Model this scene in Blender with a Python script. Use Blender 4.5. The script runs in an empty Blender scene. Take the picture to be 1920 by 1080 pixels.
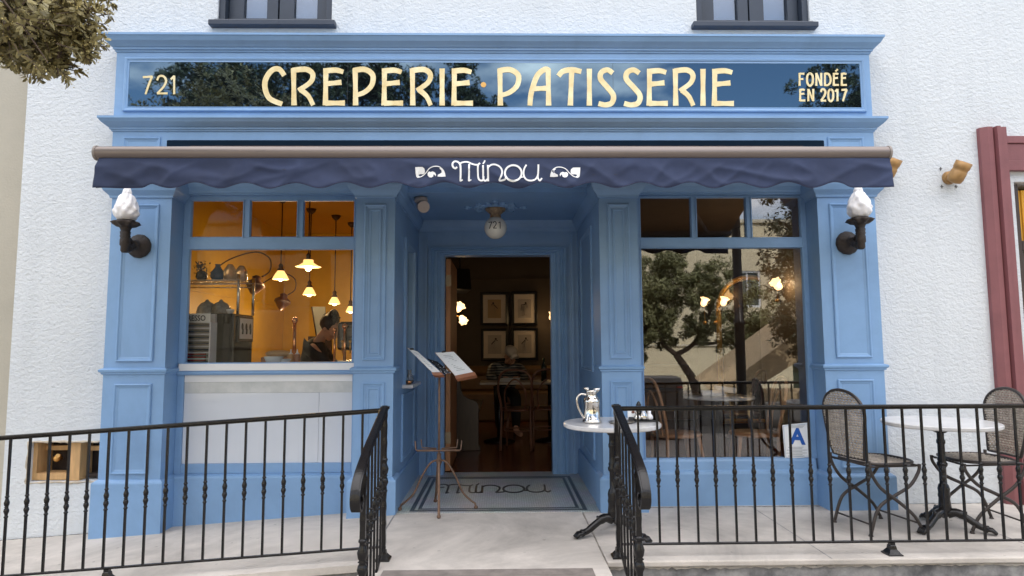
import bpy, bmesh, math, random
from mathutils import Vector, Matrix, noise
R = math.radians
random.seed(7)
sc = bpy.context.scene
C = sc.collection
# ---------------- camera ----------------
F = 1200.0
CAM = Vector((0.025, -4.8, 1.22))
def cam_axes(a, t, ro):
    a, t, ro = R(a), R(t), R(ro)
    f = Vector((math.sin(a)*math.cos(t), math.cos(a)*math.cos(t), math.sin(t)))
    r0 = Vector((math.cos(a), -math.sin(a), 0)); u0 = r0.cross(f)
    c, s = math.cos(ro), math.sin(ro)
    return f, c*r0 + s*u0, -s*r0 + c*u0
CF, CR, CU = cam_axes(1.0, 5.1, -0.3)
cd = bpy.data.cameras.new('camera'); cam = bpy.data.objects.new('camera', cd); C.objects.link(cam)
cam.matrix_world = Matrix(((CR.x, CU.x, -CF.x, CAM.x), (CR.y, CU.y, -CF.y, CAM.y), (CR.z, CU.z, -CF.z, CAM.z), (0, 0, 0, 1)))
cd.sensor_width = 36; cd.lens = 36*F/1920; cd.clip_start = 0.05; cd.clip_end = 1000
sc.camera = cam
def at(px, py, Y):
    "world point on the plane y=Y seen at a pixel of the photograph"
    d = CF + CR*((px-960)/F) + CU*((540-py)/F)
    return CAM + d*((Y-CAM.y)/d.y)
# ---------------- sky, sun, exposure ----------------
SUN_EL, SUN_AZ = R(44), R(14)          # sun behind the cafe, a little to the right
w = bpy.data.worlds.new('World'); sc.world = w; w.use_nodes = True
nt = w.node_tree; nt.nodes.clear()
sky = nt.nodes.new('ShaderNodeTexSky'); sky.sky_type = 'NISHITA'; sky.sun_disc = False
sky.sun_elevation = SUN_EL; sky.sun_rotation = SUN_AZ; sky.dust_density = 0.6; sky.ozone_density = 2.5
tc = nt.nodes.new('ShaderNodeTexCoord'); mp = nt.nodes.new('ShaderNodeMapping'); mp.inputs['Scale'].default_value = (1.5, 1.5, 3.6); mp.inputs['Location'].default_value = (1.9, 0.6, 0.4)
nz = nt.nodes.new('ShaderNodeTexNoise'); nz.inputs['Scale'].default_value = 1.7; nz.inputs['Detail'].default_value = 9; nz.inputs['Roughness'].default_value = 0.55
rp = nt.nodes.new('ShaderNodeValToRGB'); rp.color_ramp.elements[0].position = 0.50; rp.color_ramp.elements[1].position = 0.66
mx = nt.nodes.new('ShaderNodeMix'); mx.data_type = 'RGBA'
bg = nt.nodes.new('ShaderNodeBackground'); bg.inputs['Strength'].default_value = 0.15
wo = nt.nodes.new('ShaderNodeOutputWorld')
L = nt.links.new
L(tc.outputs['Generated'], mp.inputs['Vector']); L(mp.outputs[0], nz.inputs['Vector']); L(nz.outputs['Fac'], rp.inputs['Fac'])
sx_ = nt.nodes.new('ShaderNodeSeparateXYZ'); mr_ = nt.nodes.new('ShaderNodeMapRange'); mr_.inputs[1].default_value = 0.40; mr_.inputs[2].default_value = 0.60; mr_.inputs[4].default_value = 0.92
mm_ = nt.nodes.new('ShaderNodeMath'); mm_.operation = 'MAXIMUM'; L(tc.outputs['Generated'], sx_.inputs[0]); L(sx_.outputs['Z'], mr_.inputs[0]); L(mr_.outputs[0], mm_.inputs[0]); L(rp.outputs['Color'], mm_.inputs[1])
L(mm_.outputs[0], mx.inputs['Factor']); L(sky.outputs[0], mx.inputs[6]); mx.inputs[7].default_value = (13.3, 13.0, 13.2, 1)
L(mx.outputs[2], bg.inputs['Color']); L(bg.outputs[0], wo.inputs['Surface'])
sd = bpy.data.lights.new('sun', 'SUN'); sd.energy = 3.0; sd.angle = R(0.6); sd.color = (1.0, 0.95, 0.87)
so = bpy.data.objects.new('sun', sd); C.objects.link(so)
sv = Vector((math.sin(SUN_AZ)*math.cos(SUN_EL), math.cos(SUN_AZ)*math.cos(SUN_EL), math.sin(SUN_EL)))
so.rotation_euler = sv.to_track_quat('Z', 'Y').to_euler()
sc.view_settings.view_transform = 'Standard'; sc.view_settings.look = 'None'
sc.view_settings.exposure = 0.87; sc.view_settings.gamma = 1
sc.cycles.use_denoising = True
sc.cycles.max_bounces = 8; sc.cycles.transparent_max_bounces = 16; sc.cycles.sample_clamp_indirect = 6
sc.cycles.caustics_reflective = False; sc.cycles.caustics_refractive = False

# ---------------- materials ----------------
MATS = {}
def mat(name, col, rough=0.5, metal=0.0, var=0.12, vscale=3.0, bump=0.0, bscale=60, col2=None, emit=0, ecol=None, spec=0.5, coat=0, detail=6, trans=0, kind='noise', stretch=None, island=0):
    if name in MATS: return MATS[name]
    m = bpy.data.materials.new(name); m.use_nodes = True
    n = m.node_tree.nodes; l = m.node_tree.links.new; p = n['Principled BSDF']
    p.inputs['Roughness'].default_value = rough; p.inputs['Metallic'].default_value = metal
    p.inputs['Specular IOR Level'].default_value = spec
    if coat: p.inputs['Coat Weight'].default_value = coat; p.inputs['Coat Roughness'].default_value = 0.08
    if trans: p.inputs['Transmission Weight'].default_value = trans
    t = n.new('ShaderNodeTexCoord'); mpn = n.new('ShaderNodeMapping'); l(t.outputs['Object'], mpn.inputs['Vector'])
    if stretch: mpn.inputs['Scale'].default_value = stretch
    a = n.new('ShaderNodeTexNoise'); a.inputs['Scale'].default_value = vscale; a.inputs['Detail'].default_value = detail; a.inputs['Roughness'].default_value = 0.6
    l(mpn.outputs[0], a.inputs['Vector'])
    r = n.new('ShaderNodeValToRGB'); r.color_ramp.elements[0].position = 0.3; r.color_ramp.elements[1].position = 0.7
    c2 = col2 or tuple(c*(1-var) for c in col); c1 = col if col2 else tuple(min(1, c*(1+var*0.5)) for c in col)
    r.color_ramp.elements[0].color = (*c2, 1); r.color_ramp.elements[1].color = (*c1, 1)
    l(a.outputs['Fac'], r.inputs['Fac']); out = r.outputs['Color']
    if island:
        g = n.new('ShaderNodeNewGeometry'); hs = n.new('ShaderNodeHueSaturation')
        mr = n.new('ShaderNodeMapRange'); mr.inputs[3].default_value = 1-island; mr.inputs[4].default_value = 1+island
        l(g.outputs['Random Per Island'], mr.inputs[0]); l(mr.outputs[0], hs.inputs['Value']); l(out, hs.inputs['Color']); out = hs.outputs[0]
    l(out, p.inputs['Base Color'])
    if bump:
        b = n.new('ShaderNodeBump'); b.inputs['Strength'].default_value = 1.0; b.inputs['Distance'].default_value = bump
        a2 = n.new('ShaderNodeTexNoise'); a2.inputs['Scale'].default_value = bscale; a2.inputs['Detail'].default_value = 4
        l(mpn.outputs[0], a2.inputs['Vector']); l(a2.outputs['Fac'], b.inputs['Height']); l(b.outputs[0], p.inputs['Normal'])
    if emit:
        p.inputs['Emission Color'].default_value = (*(ecol or col), 1); p.inputs['Emission Strength'].default_value = emit
    MATS[name] = m; return m
def glass(name, refl, tint=(1, 1, 1), fres=0.6):
    m = bpy.data.materials.new(name); m.use_nodes = True; n = m.node_tree.nodes; l = m.node_tree.links.new; n.clear()
    o = n.new('ShaderNodeOutputMaterial'); mxs = n.new('ShaderNodeMixShader'); t = n.new('ShaderNodeBsdfTransparent'); g = n.new('ShaderNodeBsdfGlossy')
    t.inputs['Color'].default_value = (*tint, 1); g.inputs['Roughness'].default_value = 0.0
    fr = n.new('ShaderNodeFresnel'); fr.inputs['IOR'].default_value = 1.45
    ma = n.new('ShaderNodeMath'); ma.operation = 'MULTIPLY_ADD'; ma.inputs[1].default_value = fres; ma.inputs[2].default_value = refl
    # faint waviness of old plate glass
    l(fr.outputs[0], ma.inputs[0]); l(ma.outputs[0], mxs.inputs[0]); l(t.outputs[0], mxs.inputs[1]); l(g.outputs[0], mxs.inputs[2]); l(mxs.outputs[0], o.inputs['Surface'])
    MATS[name] = m; return m

BLUE = mat('blue_paint', (0.22, 0.385, 0.635), 0.42, var=0.07, vscale=2.5, bump=0.0006, bscale=45)
BLUED = mat('blue_gap_shade', (0.004, 0.014, 0.03), 0.9, spec=0.1)  # unlit slot above the awning, its darkness put into the colour
def stucco_mat():
    m = bpy.data.materials.new('stucco'); m.use_nodes = True; n = m.node_tree.nodes; l = m.node_tree.links.new; p = n['Principled BSDF']
    p.inputs['Roughness'].default_value = 0.9
    t = n.new('ShaderNodeTexCoord')
    a = n.new('ShaderNodeTexNoise'); a.inputs['Scale'].default_value = 34; a.inputs['Detail'].default_value = 6; a.inputs['Distortion'].default_value = 0.5
    b = n.new('ShaderNodeTexNoise'); b.inputs['Scale'].default_value = 75; b.inputs['Detail'].default_value = 3
    c = n.new('ShaderNodeTexNoise'); c.inputs['Scale'].default_value = 1.3; c.inputs['Detail'].default_value = 5
    mw = n.new('ShaderNodeMapping'); mw.inputs['Scale'].default_value = (0.9, 1, 1.15)
    l(t.outputs['Object'], mw.inputs[0])
    for q in (a, b, c): l(mw.outputs[0], q.inputs['Vector'])
    s = n.new('ShaderNodeMath'); s.operation = 'MULTIPLY_ADD'; s.inputs[1].default_value = 0.35; l(b.outputs['Fac'], s.inputs[0]); l(a.outputs['Fac'], s.inputs[2])
    s2 = n.new('ShaderNodeMath'); s2.operation = 'MULTIPLY_ADD'; s2.inputs[1].default_value = 1.2; l(c.outputs['Fac'], s2.inputs[0]); l(s.outputs[0], s2.inputs[2])
    bu = n.new('ShaderNodeBump'); bu.inputs['Strength'].default_value = 1.0; bu.inputs['Distance'].default_value = 0.0095; l(s2.outputs[0], bu.inputs['Height']); l(bu.outputs[0], p.inputs['Normal'])
    st = n.new('ShaderNodeTexNoise'); st.inputs['Scale'].default_value = 1.6; st.inputs['Detail'].default_value = 7; ms = n.new('ShaderNodeMapping'); ms.inputs['Scale'].default_value = (5, 1, 0.35); l(t.outputs['Object'], ms.inputs[0]); l(ms.outputs[0], st.inputs['Vector'])
    av = n.new('ShaderNodeMix'); av.data_type = 'FLOAT'; l(c.outputs['Fac'], av.inputs[2]); l(st.outputs['Fac'], av.inputs[3])
    r = n.new('ShaderNodeValToRGB'); r.color_ramp.elements[0].position = 0.32; r.color_ramp.elements[1].position = 0.52
    r.color_ramp.elements[0].color = (0.59, 0.625, 0.655, 1); r.color_ramp.elements[1].color = (0.645, 0.68, 0.71, 1)
    l(av.outputs[0], r.inputs['Fac']); l(r.outputs['Color'], p.inputs['Base Color'])
    MATS['stucco'] = m; return m
STUC = stucco_mat()
CONC = mat('concrete', (0.70, 0.64, 0.575), 0.85, col2=(0.55, 0.505, 0.455), vscale=2.2, bump=0.0012, bscale=90, detail=10)
def dirty(m_, amt=0.35, spots=True):
    "adds blotchy stains and small dark specks to the colour of a material"
    n = m_.node_tree.nodes; l = m_.node_tree.links.new; p = n['Principled BSDF']; src = p.inputs['Base Color'].links[0].from_socket
    t = n.new('ShaderNodeTexCoord'); a = n.new('ShaderNodeTexNoise'); a.inputs['Scale'].default_value = 1.1; a.inputs['Detail'].default_value = 12; a.inputs['Roughness'].default_value = 0.7; a.inputs['Distortion'].default_value = 0.6
    l(t.outputs['Object'], a.inputs['Vector']); r1 = n.new('ShaderNodeMapRange'); r1.inputs[1].default_value = 0.42; r1.inputs[2].default_value = 0.66; r1.inputs[3].default_value = 1.0; r1.inputs[4].default_value = 1-amt; l(a.outputs['Fac'], r1.inputs[0]); out = r1.outputs[0]
    if spots:
        v = n.new('ShaderNodeTexVoronoi'); v.inputs['Scale'].default_value = 8; v.inputs['Randomness'].default_value = 1; dn = n.new('ShaderNodeTexNoise'); dn.inputs['Scale'].default_value = 30; dm = n.new('ShaderNodeVectorMath'); dm.operation = 'MULTIPLY_ADD'; dm.inputs[1].default_value = (0.03, 0.03, 0.03); l(t.outputs['Object'], dn.inputs['Vector']); l(dn.outputs['Color'], dm.inputs[0]); l(t.outputs['Object'], dm.inputs[2]); l(dm.outputs[0], v.inputs['Vector'])
        r2 = n.new('ShaderNodeMapRange'); r2.inputs[1].default_value = 0.03; r2.inputs[2].default_value = 0.10; r2.inputs[3].default_value = 0.62; r2.inputs[4].default_value = 1.0; l(v.outputs['Distance'], r2.inputs[0])
        mu = n.new('ShaderNodeMath'); mu.operation = 'MULTIPLY'; l(out, mu.inputs[0]); l(r2.outputs[0], mu.inputs[1]); out = mu.outputs[0]
    mx_ = n.new('ShaderNodeMix'); mx_.data_type = 'RGBA'; mx_.blend_type = 'MULTIPLY'; mx_.inputs[0].default_value = 1; l(src, mx_.inputs[6]); l(out, mx_.inputs[7]); l(mx_.outputs[2], p.inputs['Base Color'])
dirty(CONC, 0.36); dirty(BLUE, 0.15, False)
PAVE = mat('street_paving', (0.30, 0.28, 0.26), 0.85, col2=(0.22, 0.205, 0.19), vscale=2.5, bump=0.002, bscale=90, detail=10)
CONCD = mat('weathered_concrete', (0.44, 0.43, 0.42), 0.9, col2=(0.12, 0.12, 0.125), vscale=9, bump=0.004, bscale=60, detail=10)
ASPH = mat('asphalt', (0.07, 0.07, 0.072), 0.9, var=0.3, vscale=8, bump=0.004, bscale=150)
IRON = mat('black_iron', (0.0085, 0.0075, 0.008), 0.27, 0.0, var=0.3, vscale=14, bump=0.0012, bscale=70, spec=0.45)
BRONZE = mat('dark_bronze', (0.045, 0.035, 0.03), 0.55, 0.3, var=0.5, vscale=25, bump=0.003, bscale=70)
GOLD = mat('gold_leaf', (0.92, 0.82, 0.52), 0.42, 0.2, col2=(0.72, 0.56, 0.26), vscale=9, bump=0.0004, bscale=200)
WHITEP = mat('white_paint', (0.78, 0.79, 0.80), 0.4, var=0.03)
FROST = mat('frosted_glass', (0.86, 0.85, 0.86), 0.35, var=0.05, vscale=20, bump=0.002, bscale=30)
NAVY = mat('navy_canvas', (0.031, 0.045, 0.100), 0.85, var=0.22, vscale=4, bump=0.0006, bscale=300)
CANVAS_UNDER = NAVY
BARM = mat('awning_bar_metal', (0.21, 0.175, 0.16), 0.36, 0.35, var=0.15, vscale=1.5, stretch=(0.3, 1, 6))
DARKFR = mat('slate_frame_paint', (0.032, 0.045, 0.07), 0.45, var=0.2)
MARBLE = mat('white_marble', (0.76, 0.75, 0.74), 0.28, col2=(0.55, 0.55, 0.56), vscale=5, detail=9, coat=0.3)
GREYMARB = mat('grey_marble', (0.62, 0.63, 0.63), 0.25, col2=(0.46, 0.49, 0.49), vscale=9, detail=10)
SILVER = mat('silver', (0.78, 0.74, 0.68), 0.13, 1.0, var=0.1, vscale=12)
CHROME = mat('chrome', (0.75, 0.72, 0.66), 0.2, 1.0, var=0.1)
RUST = mat('rusted_iron', (0.25, 0.16, 0.11), 0.6, 0.5, col2=(0.13, 0.075, 0.05), vscale=18, bump=0.001, bscale=120)
CHWOOD = mat('cherry_wood', (0.30, 0.115, 0.05), 0.4, var=0.3, vscale=4, stretch=(1, 8, 8))
OAK = mat('warm_door_wood', (0.46, 0.20, 0.08), 0.5, var=0.25, vscale=5, stretch=(6, 6, 0.8))
PINE = mat('raw_pine', (0.62, 0.38, 0.17), 0.65, var=0.25, vscale=5, stretch=(6, 6, 1))
PAPER = mat('paper', (0.80, 0.82, 0.83), 0.7, var=0.02)
INK = mat('ink', (0.03, 0.03, 0.035), 0.6)
GREYINK = mat('grey_ink', (0.30, 0.33, 0.35), 0.7)
MAROON = mat('maroon_paint', (0.235, 0.085, 0.092), 0.55, var=0.14, vscale=5, bump=0.0008, bscale=50)
BRASS = mat('brass', (0.75, 0.42, 0.13), 0.28, 0.85, var=0.25, vscale=10)
COPPER = mat('copper', (0.80, 0.36, 0.16), 0.22, 1.0, var=0.2)
DARKM = mat('dark_metal', (0.05, 0.025, 0.015), 0.5, 0.3)
RATTAN = mat('rattan', (0.56, 0.49, 0.41), 0.6, col2=(0.33, 0.28, 0.23), vscale=30, island=0.25)
CHAIRM = mat('brown_chair_metal', (0.06, 0.05, 0.046), 0.45, 0.4, var=0.3, vscale=12)
GOLDSPOT = mat('ochre_metal', (0.42, 0.24, 0.09), 0.45, 0.3, var=0.3, vscale=12)
MUSTARD = mat('mustard_tile', (0.50, 0.30, 0.022), 0.35, var=0.15, vscale=3, bump=0.0008, bscale=30)
TAUPE = mat('dark_taupe_plaster', (0.10, 0.072, 0.05), 0.7, var=0.15)
BLACKP = mat('black_lacquer', (0.012, 0.012, 0.014), 0.3)
BENT = mat('bentwood', (0.50, 0.25, 0.12), 0.35, var=0.3, vscale=6)
SKIN = mat('skin', (0.55, 0.30, 0.20), 0.5, var=0.06)
HAIR = mat('dark_hair', (0.02, 0.013, 0.01), 0.45, var=0.4, vscale=40, bump=0.004, bscale=120)
BLACKC = mat('black_cloth', (0.013, 0.012, 0.013), 0.85)
NPAPER = mat('newsprint', (0.72, 0.74, 0.78), 0.8, var=0.12, vscale=30)
G_KIT = glass('kitchen_window_glass', 0.0, (0.97, 0.97, 0.97), 0.28)
G_DIN = glass('dining_window_glass', 0.10, (1, 1, 1), 0.5)
G_UP = glass('upper_window_glass', 0.15, (0.9, 0.93, 0.97), 0.8)

# ---------------- mesh helpers ----------------
class MB:
    def __init__(s): s.v = []; s.f = []; s.sm = set()
    def add(s, vs, fs, smooth=False):
        o = len(s.v); s.v += [Vector(p) for p in vs]
        for f in fs:
            if smooth: s.sm.add(len(s.f))
            s.f.append([i+o for i in f])
        return s
    def box(s, x0, x1, y0, y1, z0, z1, M=None):
        vs = [(x, y, z) for x in (min(x0, x1), max(x0, x1)) for y in (min(y0, y1), max(y0, y1)) for z in (min(z0, z1), max(z0, z1))]
        if M is not None: vs = [M @ Vector(p) for p in vs]
        return s.add(vs, [(0, 1, 3, 2), (4, 6, 7, 5), (0, 4, 5, 1), (2, 3, 7, 6), (0, 2, 6, 4), (1, 5, 7, 3)])
    def hexa(s, q, t):
        "q: 4 corners, t: extrusion vector"
        t = Vector(t); vs = [Vector(p) for p in q] + [Vector(p)+t for p in q]
        return s.add(vs, [(0, 1, 2, 3), (7, 6, 5, 4), (0, 4, 5, 1), (1, 5, 6, 2), (2, 6, 7, 3), (3, 7, 4, 0)])
    def tube(s, pts, r, seg=10, closed=False, smooth=True, cap=True, flat=None):
        pts = [Vector(p) for p in pts]; n = len(pts)
        rr = r if isinstance(r, (list, tuple)) else [r]*n
        prev = None; rings = []
        for i, p in enumerate(pts):
            if closed: t = (pts[(i+1) % n]-pts[i-1])
            else: t = pts[min(i+1, n-1)]-pts[max(i-1, 0)]
            if t.length < 1e-9: t = Vector((0, 0, 1))
            t.normalize()
            if prev is None:
                a = Vector((0, 0, 1)) if abs(t.z) < 0.9 else Vector((0, 1, 0))
                prev = (a - t*a.dot(t)).normalized()
            else:
                q = prev - t*prev.dot(t)
                prev = q.normalized() if q.length > 1e-6 else prev
            b = t.cross(prev); fl = flat or 1
            rings.append([p + prev*(math.cos(2*math.pi*k/seg)*rr[i]) + b*(math.sin(2*math.pi*k/seg)*rr[i]*fl) for k in range(seg)])
        vs = [v for ring in rings for v in ring]; fs = []
        m = n if closed else n-1
        for i in range(m):
            j = (i+1) % n
            for k in range(seg):
                fs.append((i*seg+k, i*seg+(k+1) % seg, j*seg+(k+1) % seg, j*seg+k))
        s.add(vs, fs, smooth)
        if cap and not closed:
            o = len(s.v)-len(vs)
            s.f.append([o+k for k in range(seg)][::-1]); s.f.append([o+(n-1)*seg+k for k in range(seg)])
        return s
    def lathe(s, prof, c=(0, 0, 0), seg=24, smooth=True, M=None, fn=None, a0=0):
        "prof: list of (r,z) bottom to top"
        c = Vector(c); vs = []
        for (r, z) in prof:
            for k in range(seg):
                a = a0+2*math.pi*k/seg; rr = max(r, 1e-4)
                if fn: rr *= fn(a, z)
                p = Vector((rr*math.cos(a), rr*math.sin(a), z))
                vs.append((M @ p if M is not None else p) + c)
        fs = []
        for i in range(len(prof)-1):
            for k in range(seg):
                fs.append((i*seg+k, i*seg+(k+1) % seg, (i+1)*seg+(k+1) % seg, (i+1)*seg+k))
        s.add(vs, fs, smooth)
        o = len(s.v)-len(vs); n = len(prof)
        s.f.append([o+k for k in range(seg)][::-1]); s.f.append([o+(n-1)*seg+k for k in range(seg)])
        return s
    def sphere(s, c, r, seg=16, rings=10, sc3=(1, 1, 1), fn=None):
        c = Vector(c); vs = []; fs = []
        for i in range(rings+1):
            th = math.pi*i/rings
            for k in range(seg):
                a = 2*math.pi*k/seg; d = Vector((math.sin(th)*math.cos(a), math.sin(th)*math.sin(a), math.cos(th)))
                rr = r*(fn(d) if fn else 1)
                vs.append(c+Vector((d.x*rr*sc3[0], d.y*rr*sc3[1], d.z*rr*sc3[2])))
        for i in range(rings):
            for k in range(seg):
                fs.append((i*seg+k, (i+1)*seg+k, (i+1)*seg+(k+1) % seg, i*seg+(k+1) % seg))
        return s.add(vs, fs, True)
    def build(s, name, m, parent=None, bevel=0, merge=True):
        me = bpy.data.meshes.new(name); off = Vector((0, 0, 0)); q = parent
        while q is not None: off += q.location; q = q.parent
        me.from_pydata([v-off for v in s.v], [], s.f)
        for i in s.sm: me.polygons[i].use_smooth = True
        if merge:
            b = bmesh.new(); b.from_mesh(me); bmesh.ops.remove_doubles(b, verts=b.verts, dist=1e-6)
            bmesh.ops.recalc_face_normals(b, faces=b.faces); b.to_mesh(me); b.free()
        me.materials.append(m); o = bpy.data.objects.new(name, me); C.objects.link(o)
        if parent is not None: o.parent = parent
        if bevel:
            bm = o.modifiers.new('bevel', 'BEVEL'); bm.width = bevel; bm.segments = 2; bm.limit_method = 'ANGLE'; bm.angle_limit = R(35); bm.harden_normals = False
        return o
def thing(name, label, cat, loc=(0, 0, 0), group=None):
    o = bpy.data.objects.new(name, None); C.objects.link(o); o.location = loc; o.empty_display_size = 0.1
    o['label'] = label; o['category'] = cat
    if group: o['group'] = group
    return o
def tag(o, label, cat, group=None, kind=None):
    if label: o['label'] = label
    if cat: o['category'] = cat
    if group: o['group'] = group
    if kind: o['kind'] = kind
    return o
def struct(o): o['kind'] = 'structure'; return o
def dup(src, loc, rz=0, label=None, group=None, sx=None):
    def cp(o, par):
        c = o.copy(); C.objects.link(c)
        if par is not None: c.parent = par
        for ch in [x for x in C.objects if x.parent == o]: cp(ch, c)
        return c
    r = cp(src, None); r.location = loc; r.rotation_euler = (0, 0, rz)
    if label: r['label'] = label
    if group: r['group'] = group
    if sx: r.scale = sx
    return r
def catmull(p, n=8, closed=False):
    p = [Vector(q) for q in p]; out = []; m = len(p)
    for i in range(m if closed else m-1):
        if closed: a, b, c, d = p[i-1], p[i], p[(i+1) % m], p[(i+2) % m]
        else: a, b, c, d = p[max(i-1, 0)], p[i], p[i+1], p[min(i+2, m-1)]
        for k in range(n):
            t = k/n; out.append(0.5*((2*b)+(c-a)*t+(2*a-5*b+4*c-d)*t*t+(3*b-a-3*c+d)*t*t*t))
    if not closed: out.append(p[-1])
    return out
def ribbon(mb, pts, wd, mapf, t0, t1, closed=False):
    "flat stroke in a 2d plane, mapf(u,v,t) -> world; wd width or list"
    pts = [Vector((p[0], p[1])) for p in pts]
    q = [pts[0]]
    for p in pts[1:]:
        if (p-q[-1]).length > 1e-5: q.append(p)
    pts = q; n = len(pts); W = wd if isinstance(wd, (list, tuple)) else [wd]*n
    if len(W) != n: W = [W[min(int(i*len(W)/n), len(W)-1)] for i in range(n)]
    vs = []
    for i, p in enumerate(pts):
        if closed: a, b = pts[i-1], pts[(i+1) % n]
        else: a, b = pts[max(i-1, 0)], pts[min(i+1, n-1)]
        d1 = (p-a); d2 = (b-p)
        if d1.length < 1e-9: d1 = d2
        if d2.length < 1e-9: d2 = d1
        d1 = d1.normalized(); d2 = d2.normalized(); t = d1+d2
        if t.length < 0.2: t = d1
        t.normalize(); nn = Vector((-t.y, t.x)); k = 1/max(0.55, abs(t.dot(d1)))
        h = W[i]/2*k
        l, r = p+nn*h, p-nn*h
        vs += [mapf(l.x, l.y, t0), mapf(r.x, r.y, t0), mapf(r.x, r.y, t1), mapf(l.x, l.y, t1)]
    fs = []
    for i in range(n if closed else n-1):
        j = (i+1) % n; a, b = i*4, j*4
        for k in range(4): fs.append((a+k, a+(k+1) % 4, b+(k+1) % 4, b+k))
    if not closed: fs += [(3, 2, 1, 0), ((n-1)*4, (n-1)*4+1, (n-1)*4+2, (n-1)*4+3)]
    mb.add(vs, fs)
def blob(mb, pts, mapf, t0, t1):
    n = len(pts); vs = [mapf(p[0], p[1], t0) for p in pts]+[mapf(p[0], p[1], t1) for p in pts]
    c = Vector((sum(p[0] for p in pts)/n, sum(p[1] for p in pts)/n))
    mb.add(vs, [tuple(range(n)), tuple(range(2*n-1, n-1, -1))]+[(i, (i+1) % n, n+(i+1) % n, n+i) for i in range(n)])
def cornice(mb, x0, x1, yf, yw, prof):
    "prof (out,z) from bottom to top, mitred at both ends and returned to the wall"
    n = len(prof); vs = []
    for (o, z) in prof: vs += [(x0-o, yw, z), (x0-o, yf-o, z), (x1+o, yf-o, z), (x1+o, yw, z)]
    fs = []
    for i in range(n-1):
        for k in range(3): fs.append((i*4+k, i*4+k+1, (i+1)*4+k+1, (i+1)*4+k))
    fs.append((0, 3, 2, 1)); fs.append(((n-1)*4, (n-1)*4+1, (n-1)*4+2, (n-1)*4+3))
    mb.add(vs, fs)
def frame(mb, x0, x1, z0, z1, y, prof, M=None):
    "rectangular moulding on plane y: prof (inset from outer edge, out towards -y)"
    n = len(prof); vs = []
    for (i, o) in prof: vs += [(x0+i, y-o, z0+i), (x1-i, y-o, z0+i), (x1-i, y-o, z1-i), (x0+i, y-o, z1-i)]
    fs = []
    for a in range(n-1):
        for k in range(4): fs.append((a*4+k, a*4+(k+1) % 4, (a+1)*4+(k+1) % 4, (a+1)*4+k))
    if M is not None: vs = [M @ Vector(p) for p in vs]
    mb.add(vs, fs)
def holed(mb, x0, x1, z0, z1, y0, y1, holes, swap=False):
    "a wall slab with rectangular openings (hx0,hx1,hz0,hz1); swap: the wall runs along y"
    xs = sorted({x0, x1, *[h[0] for h in holes], *[h[1] for h in holes]}); zs = sorted({z0, z1, *[h[2] for h in holes], *[h[3] for h in holes]})
    xs = [x for x in xs if x0 <= x <= x1]; zs = [z for z in zs if z0 <= z <= z1]
    def solid(i, j):
        if i < 0 or j < 0 or i >= len(xs)-1 or j >= len(zs)-1: return False
        cx, cz = (xs[i]+xs[i+1])/2, (zs[j]+zs[j+1])/2
        return not any(h[0] < cx < h[1] and h[2] < cz < h[3] for h in holes)
    P = (lambda x, y, z: (y, x, z)) if swap else (lambda x, y, z: (x, y, z))
    for i in range(len(xs)-1):
        for j in range(len(zs)-1):
            if not solid(i, j): continue
            a, b, c, d = xs[i], xs[i+1], zs[j], zs[j+1]
            mb.add([P(a, y0, c), P(b, y0, c), P(b, y0, d), P(a, y0, d)], [(0, 1, 2, 3)])
            mb.add([P(a, y1, c), P(b, y1, c), P(b, y1, d), P(a, y1, d)], [(3, 2, 1, 0)])
            if not solid(i-1, j): mb.add([P(a, y0, c), P(a, y1, c), P(a, y1, d), P(a, y0, d)], [(0, 1, 2, 3)])
            if not solid(i+1, j): mb.add([P(b, y0, c), P(b, y1, c), P(b, y1, d), P(b, y0, d)], [(3, 2, 1, 0)])
            if not solid(i, j-1): mb.add([P(a, y0, c), P(b, y0, c), P(b, y1, c), P(a, y1, c)], [(3, 2, 1, 0)])
            if not solid(i, j+1): mb.add([P(a, y0, d), P(b, y0, d), P(b, y1, d), P(a, y1, d)], [(0, 1, 2, 3)])
def skin_body(name, m, parent, joints, bones, subd=2, root=0):
    "one continuous surface grown over a skeleton; joints: (x,y,z,r) or (x,y,z,rx,ry)"
    me = bpy.data.meshes.new(name); off = Vector((0, 0, 0)); q = parent
    while q is not None: off += q.location; q = q.parent
    me.from_pydata([Vector(j[:3])-off for j in joints], bones, [])
    me.materials.append(m); o = bpy.data.objects.new(name, me); C.objects.link(o); o.parent = parent
    sm = o.modifiers.new('skin', 'SKIN'); sm.use_smooth_shade = True
    if not me.skin_vertices: me.attributes  # layer is made by the modifier
    lay = me.skin_vertices[0].data
    for i, j in enumerate(joints): lay[i].radius = (j[3], j[4] if len(j) > 4 else j[3])
    lay[root].use_root = True
    su = o.modifiers.new('sub', 'SUBSURF'); su.levels = subd; su.render_levels = subd
    return o
def text_mesh(txt, size, m, parent, M, name='lettering', bold=0, ext=0.001, sx=1, align='LEFT'):
    cu = bpy.data.curves.new('t', 'FONT'); cu.body = txt; cu.size = size; cu.extrude = ext; cu.offset = bold; cu.align_x = align; cu.resolution_u = 3
    o = bpy.data.objects.new('t', cu); C.objects.link(o); dg = bpy.context.evaluated_depsgraph_get(); dg.update()
    me = bpy.data.meshes.new_from_object(o.evaluated_get(dg)); bpy.data.objects.remove(o)
    off = Vector((0, 0, 0)); q = parent
    while q is not None: off += q.location; q = q.parent
    me.transform(Matrix.Translation(-off) @ M @ Matrix.Diagonal((sx, 1, 1, 1))); me.materials.clear(); me.materials.append(m)
    r = bpy.data.objects.new(name, me); C.objects.link(r)
    if parent is not None: r.parent = parent
    return r
FRONT = Matrix(((1, 0, 0, 0), (0, 0, -1, 0), (0, 1, 0, 0), (0, 0, 0, 1)))   # text in the xz plane facing -y
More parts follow.
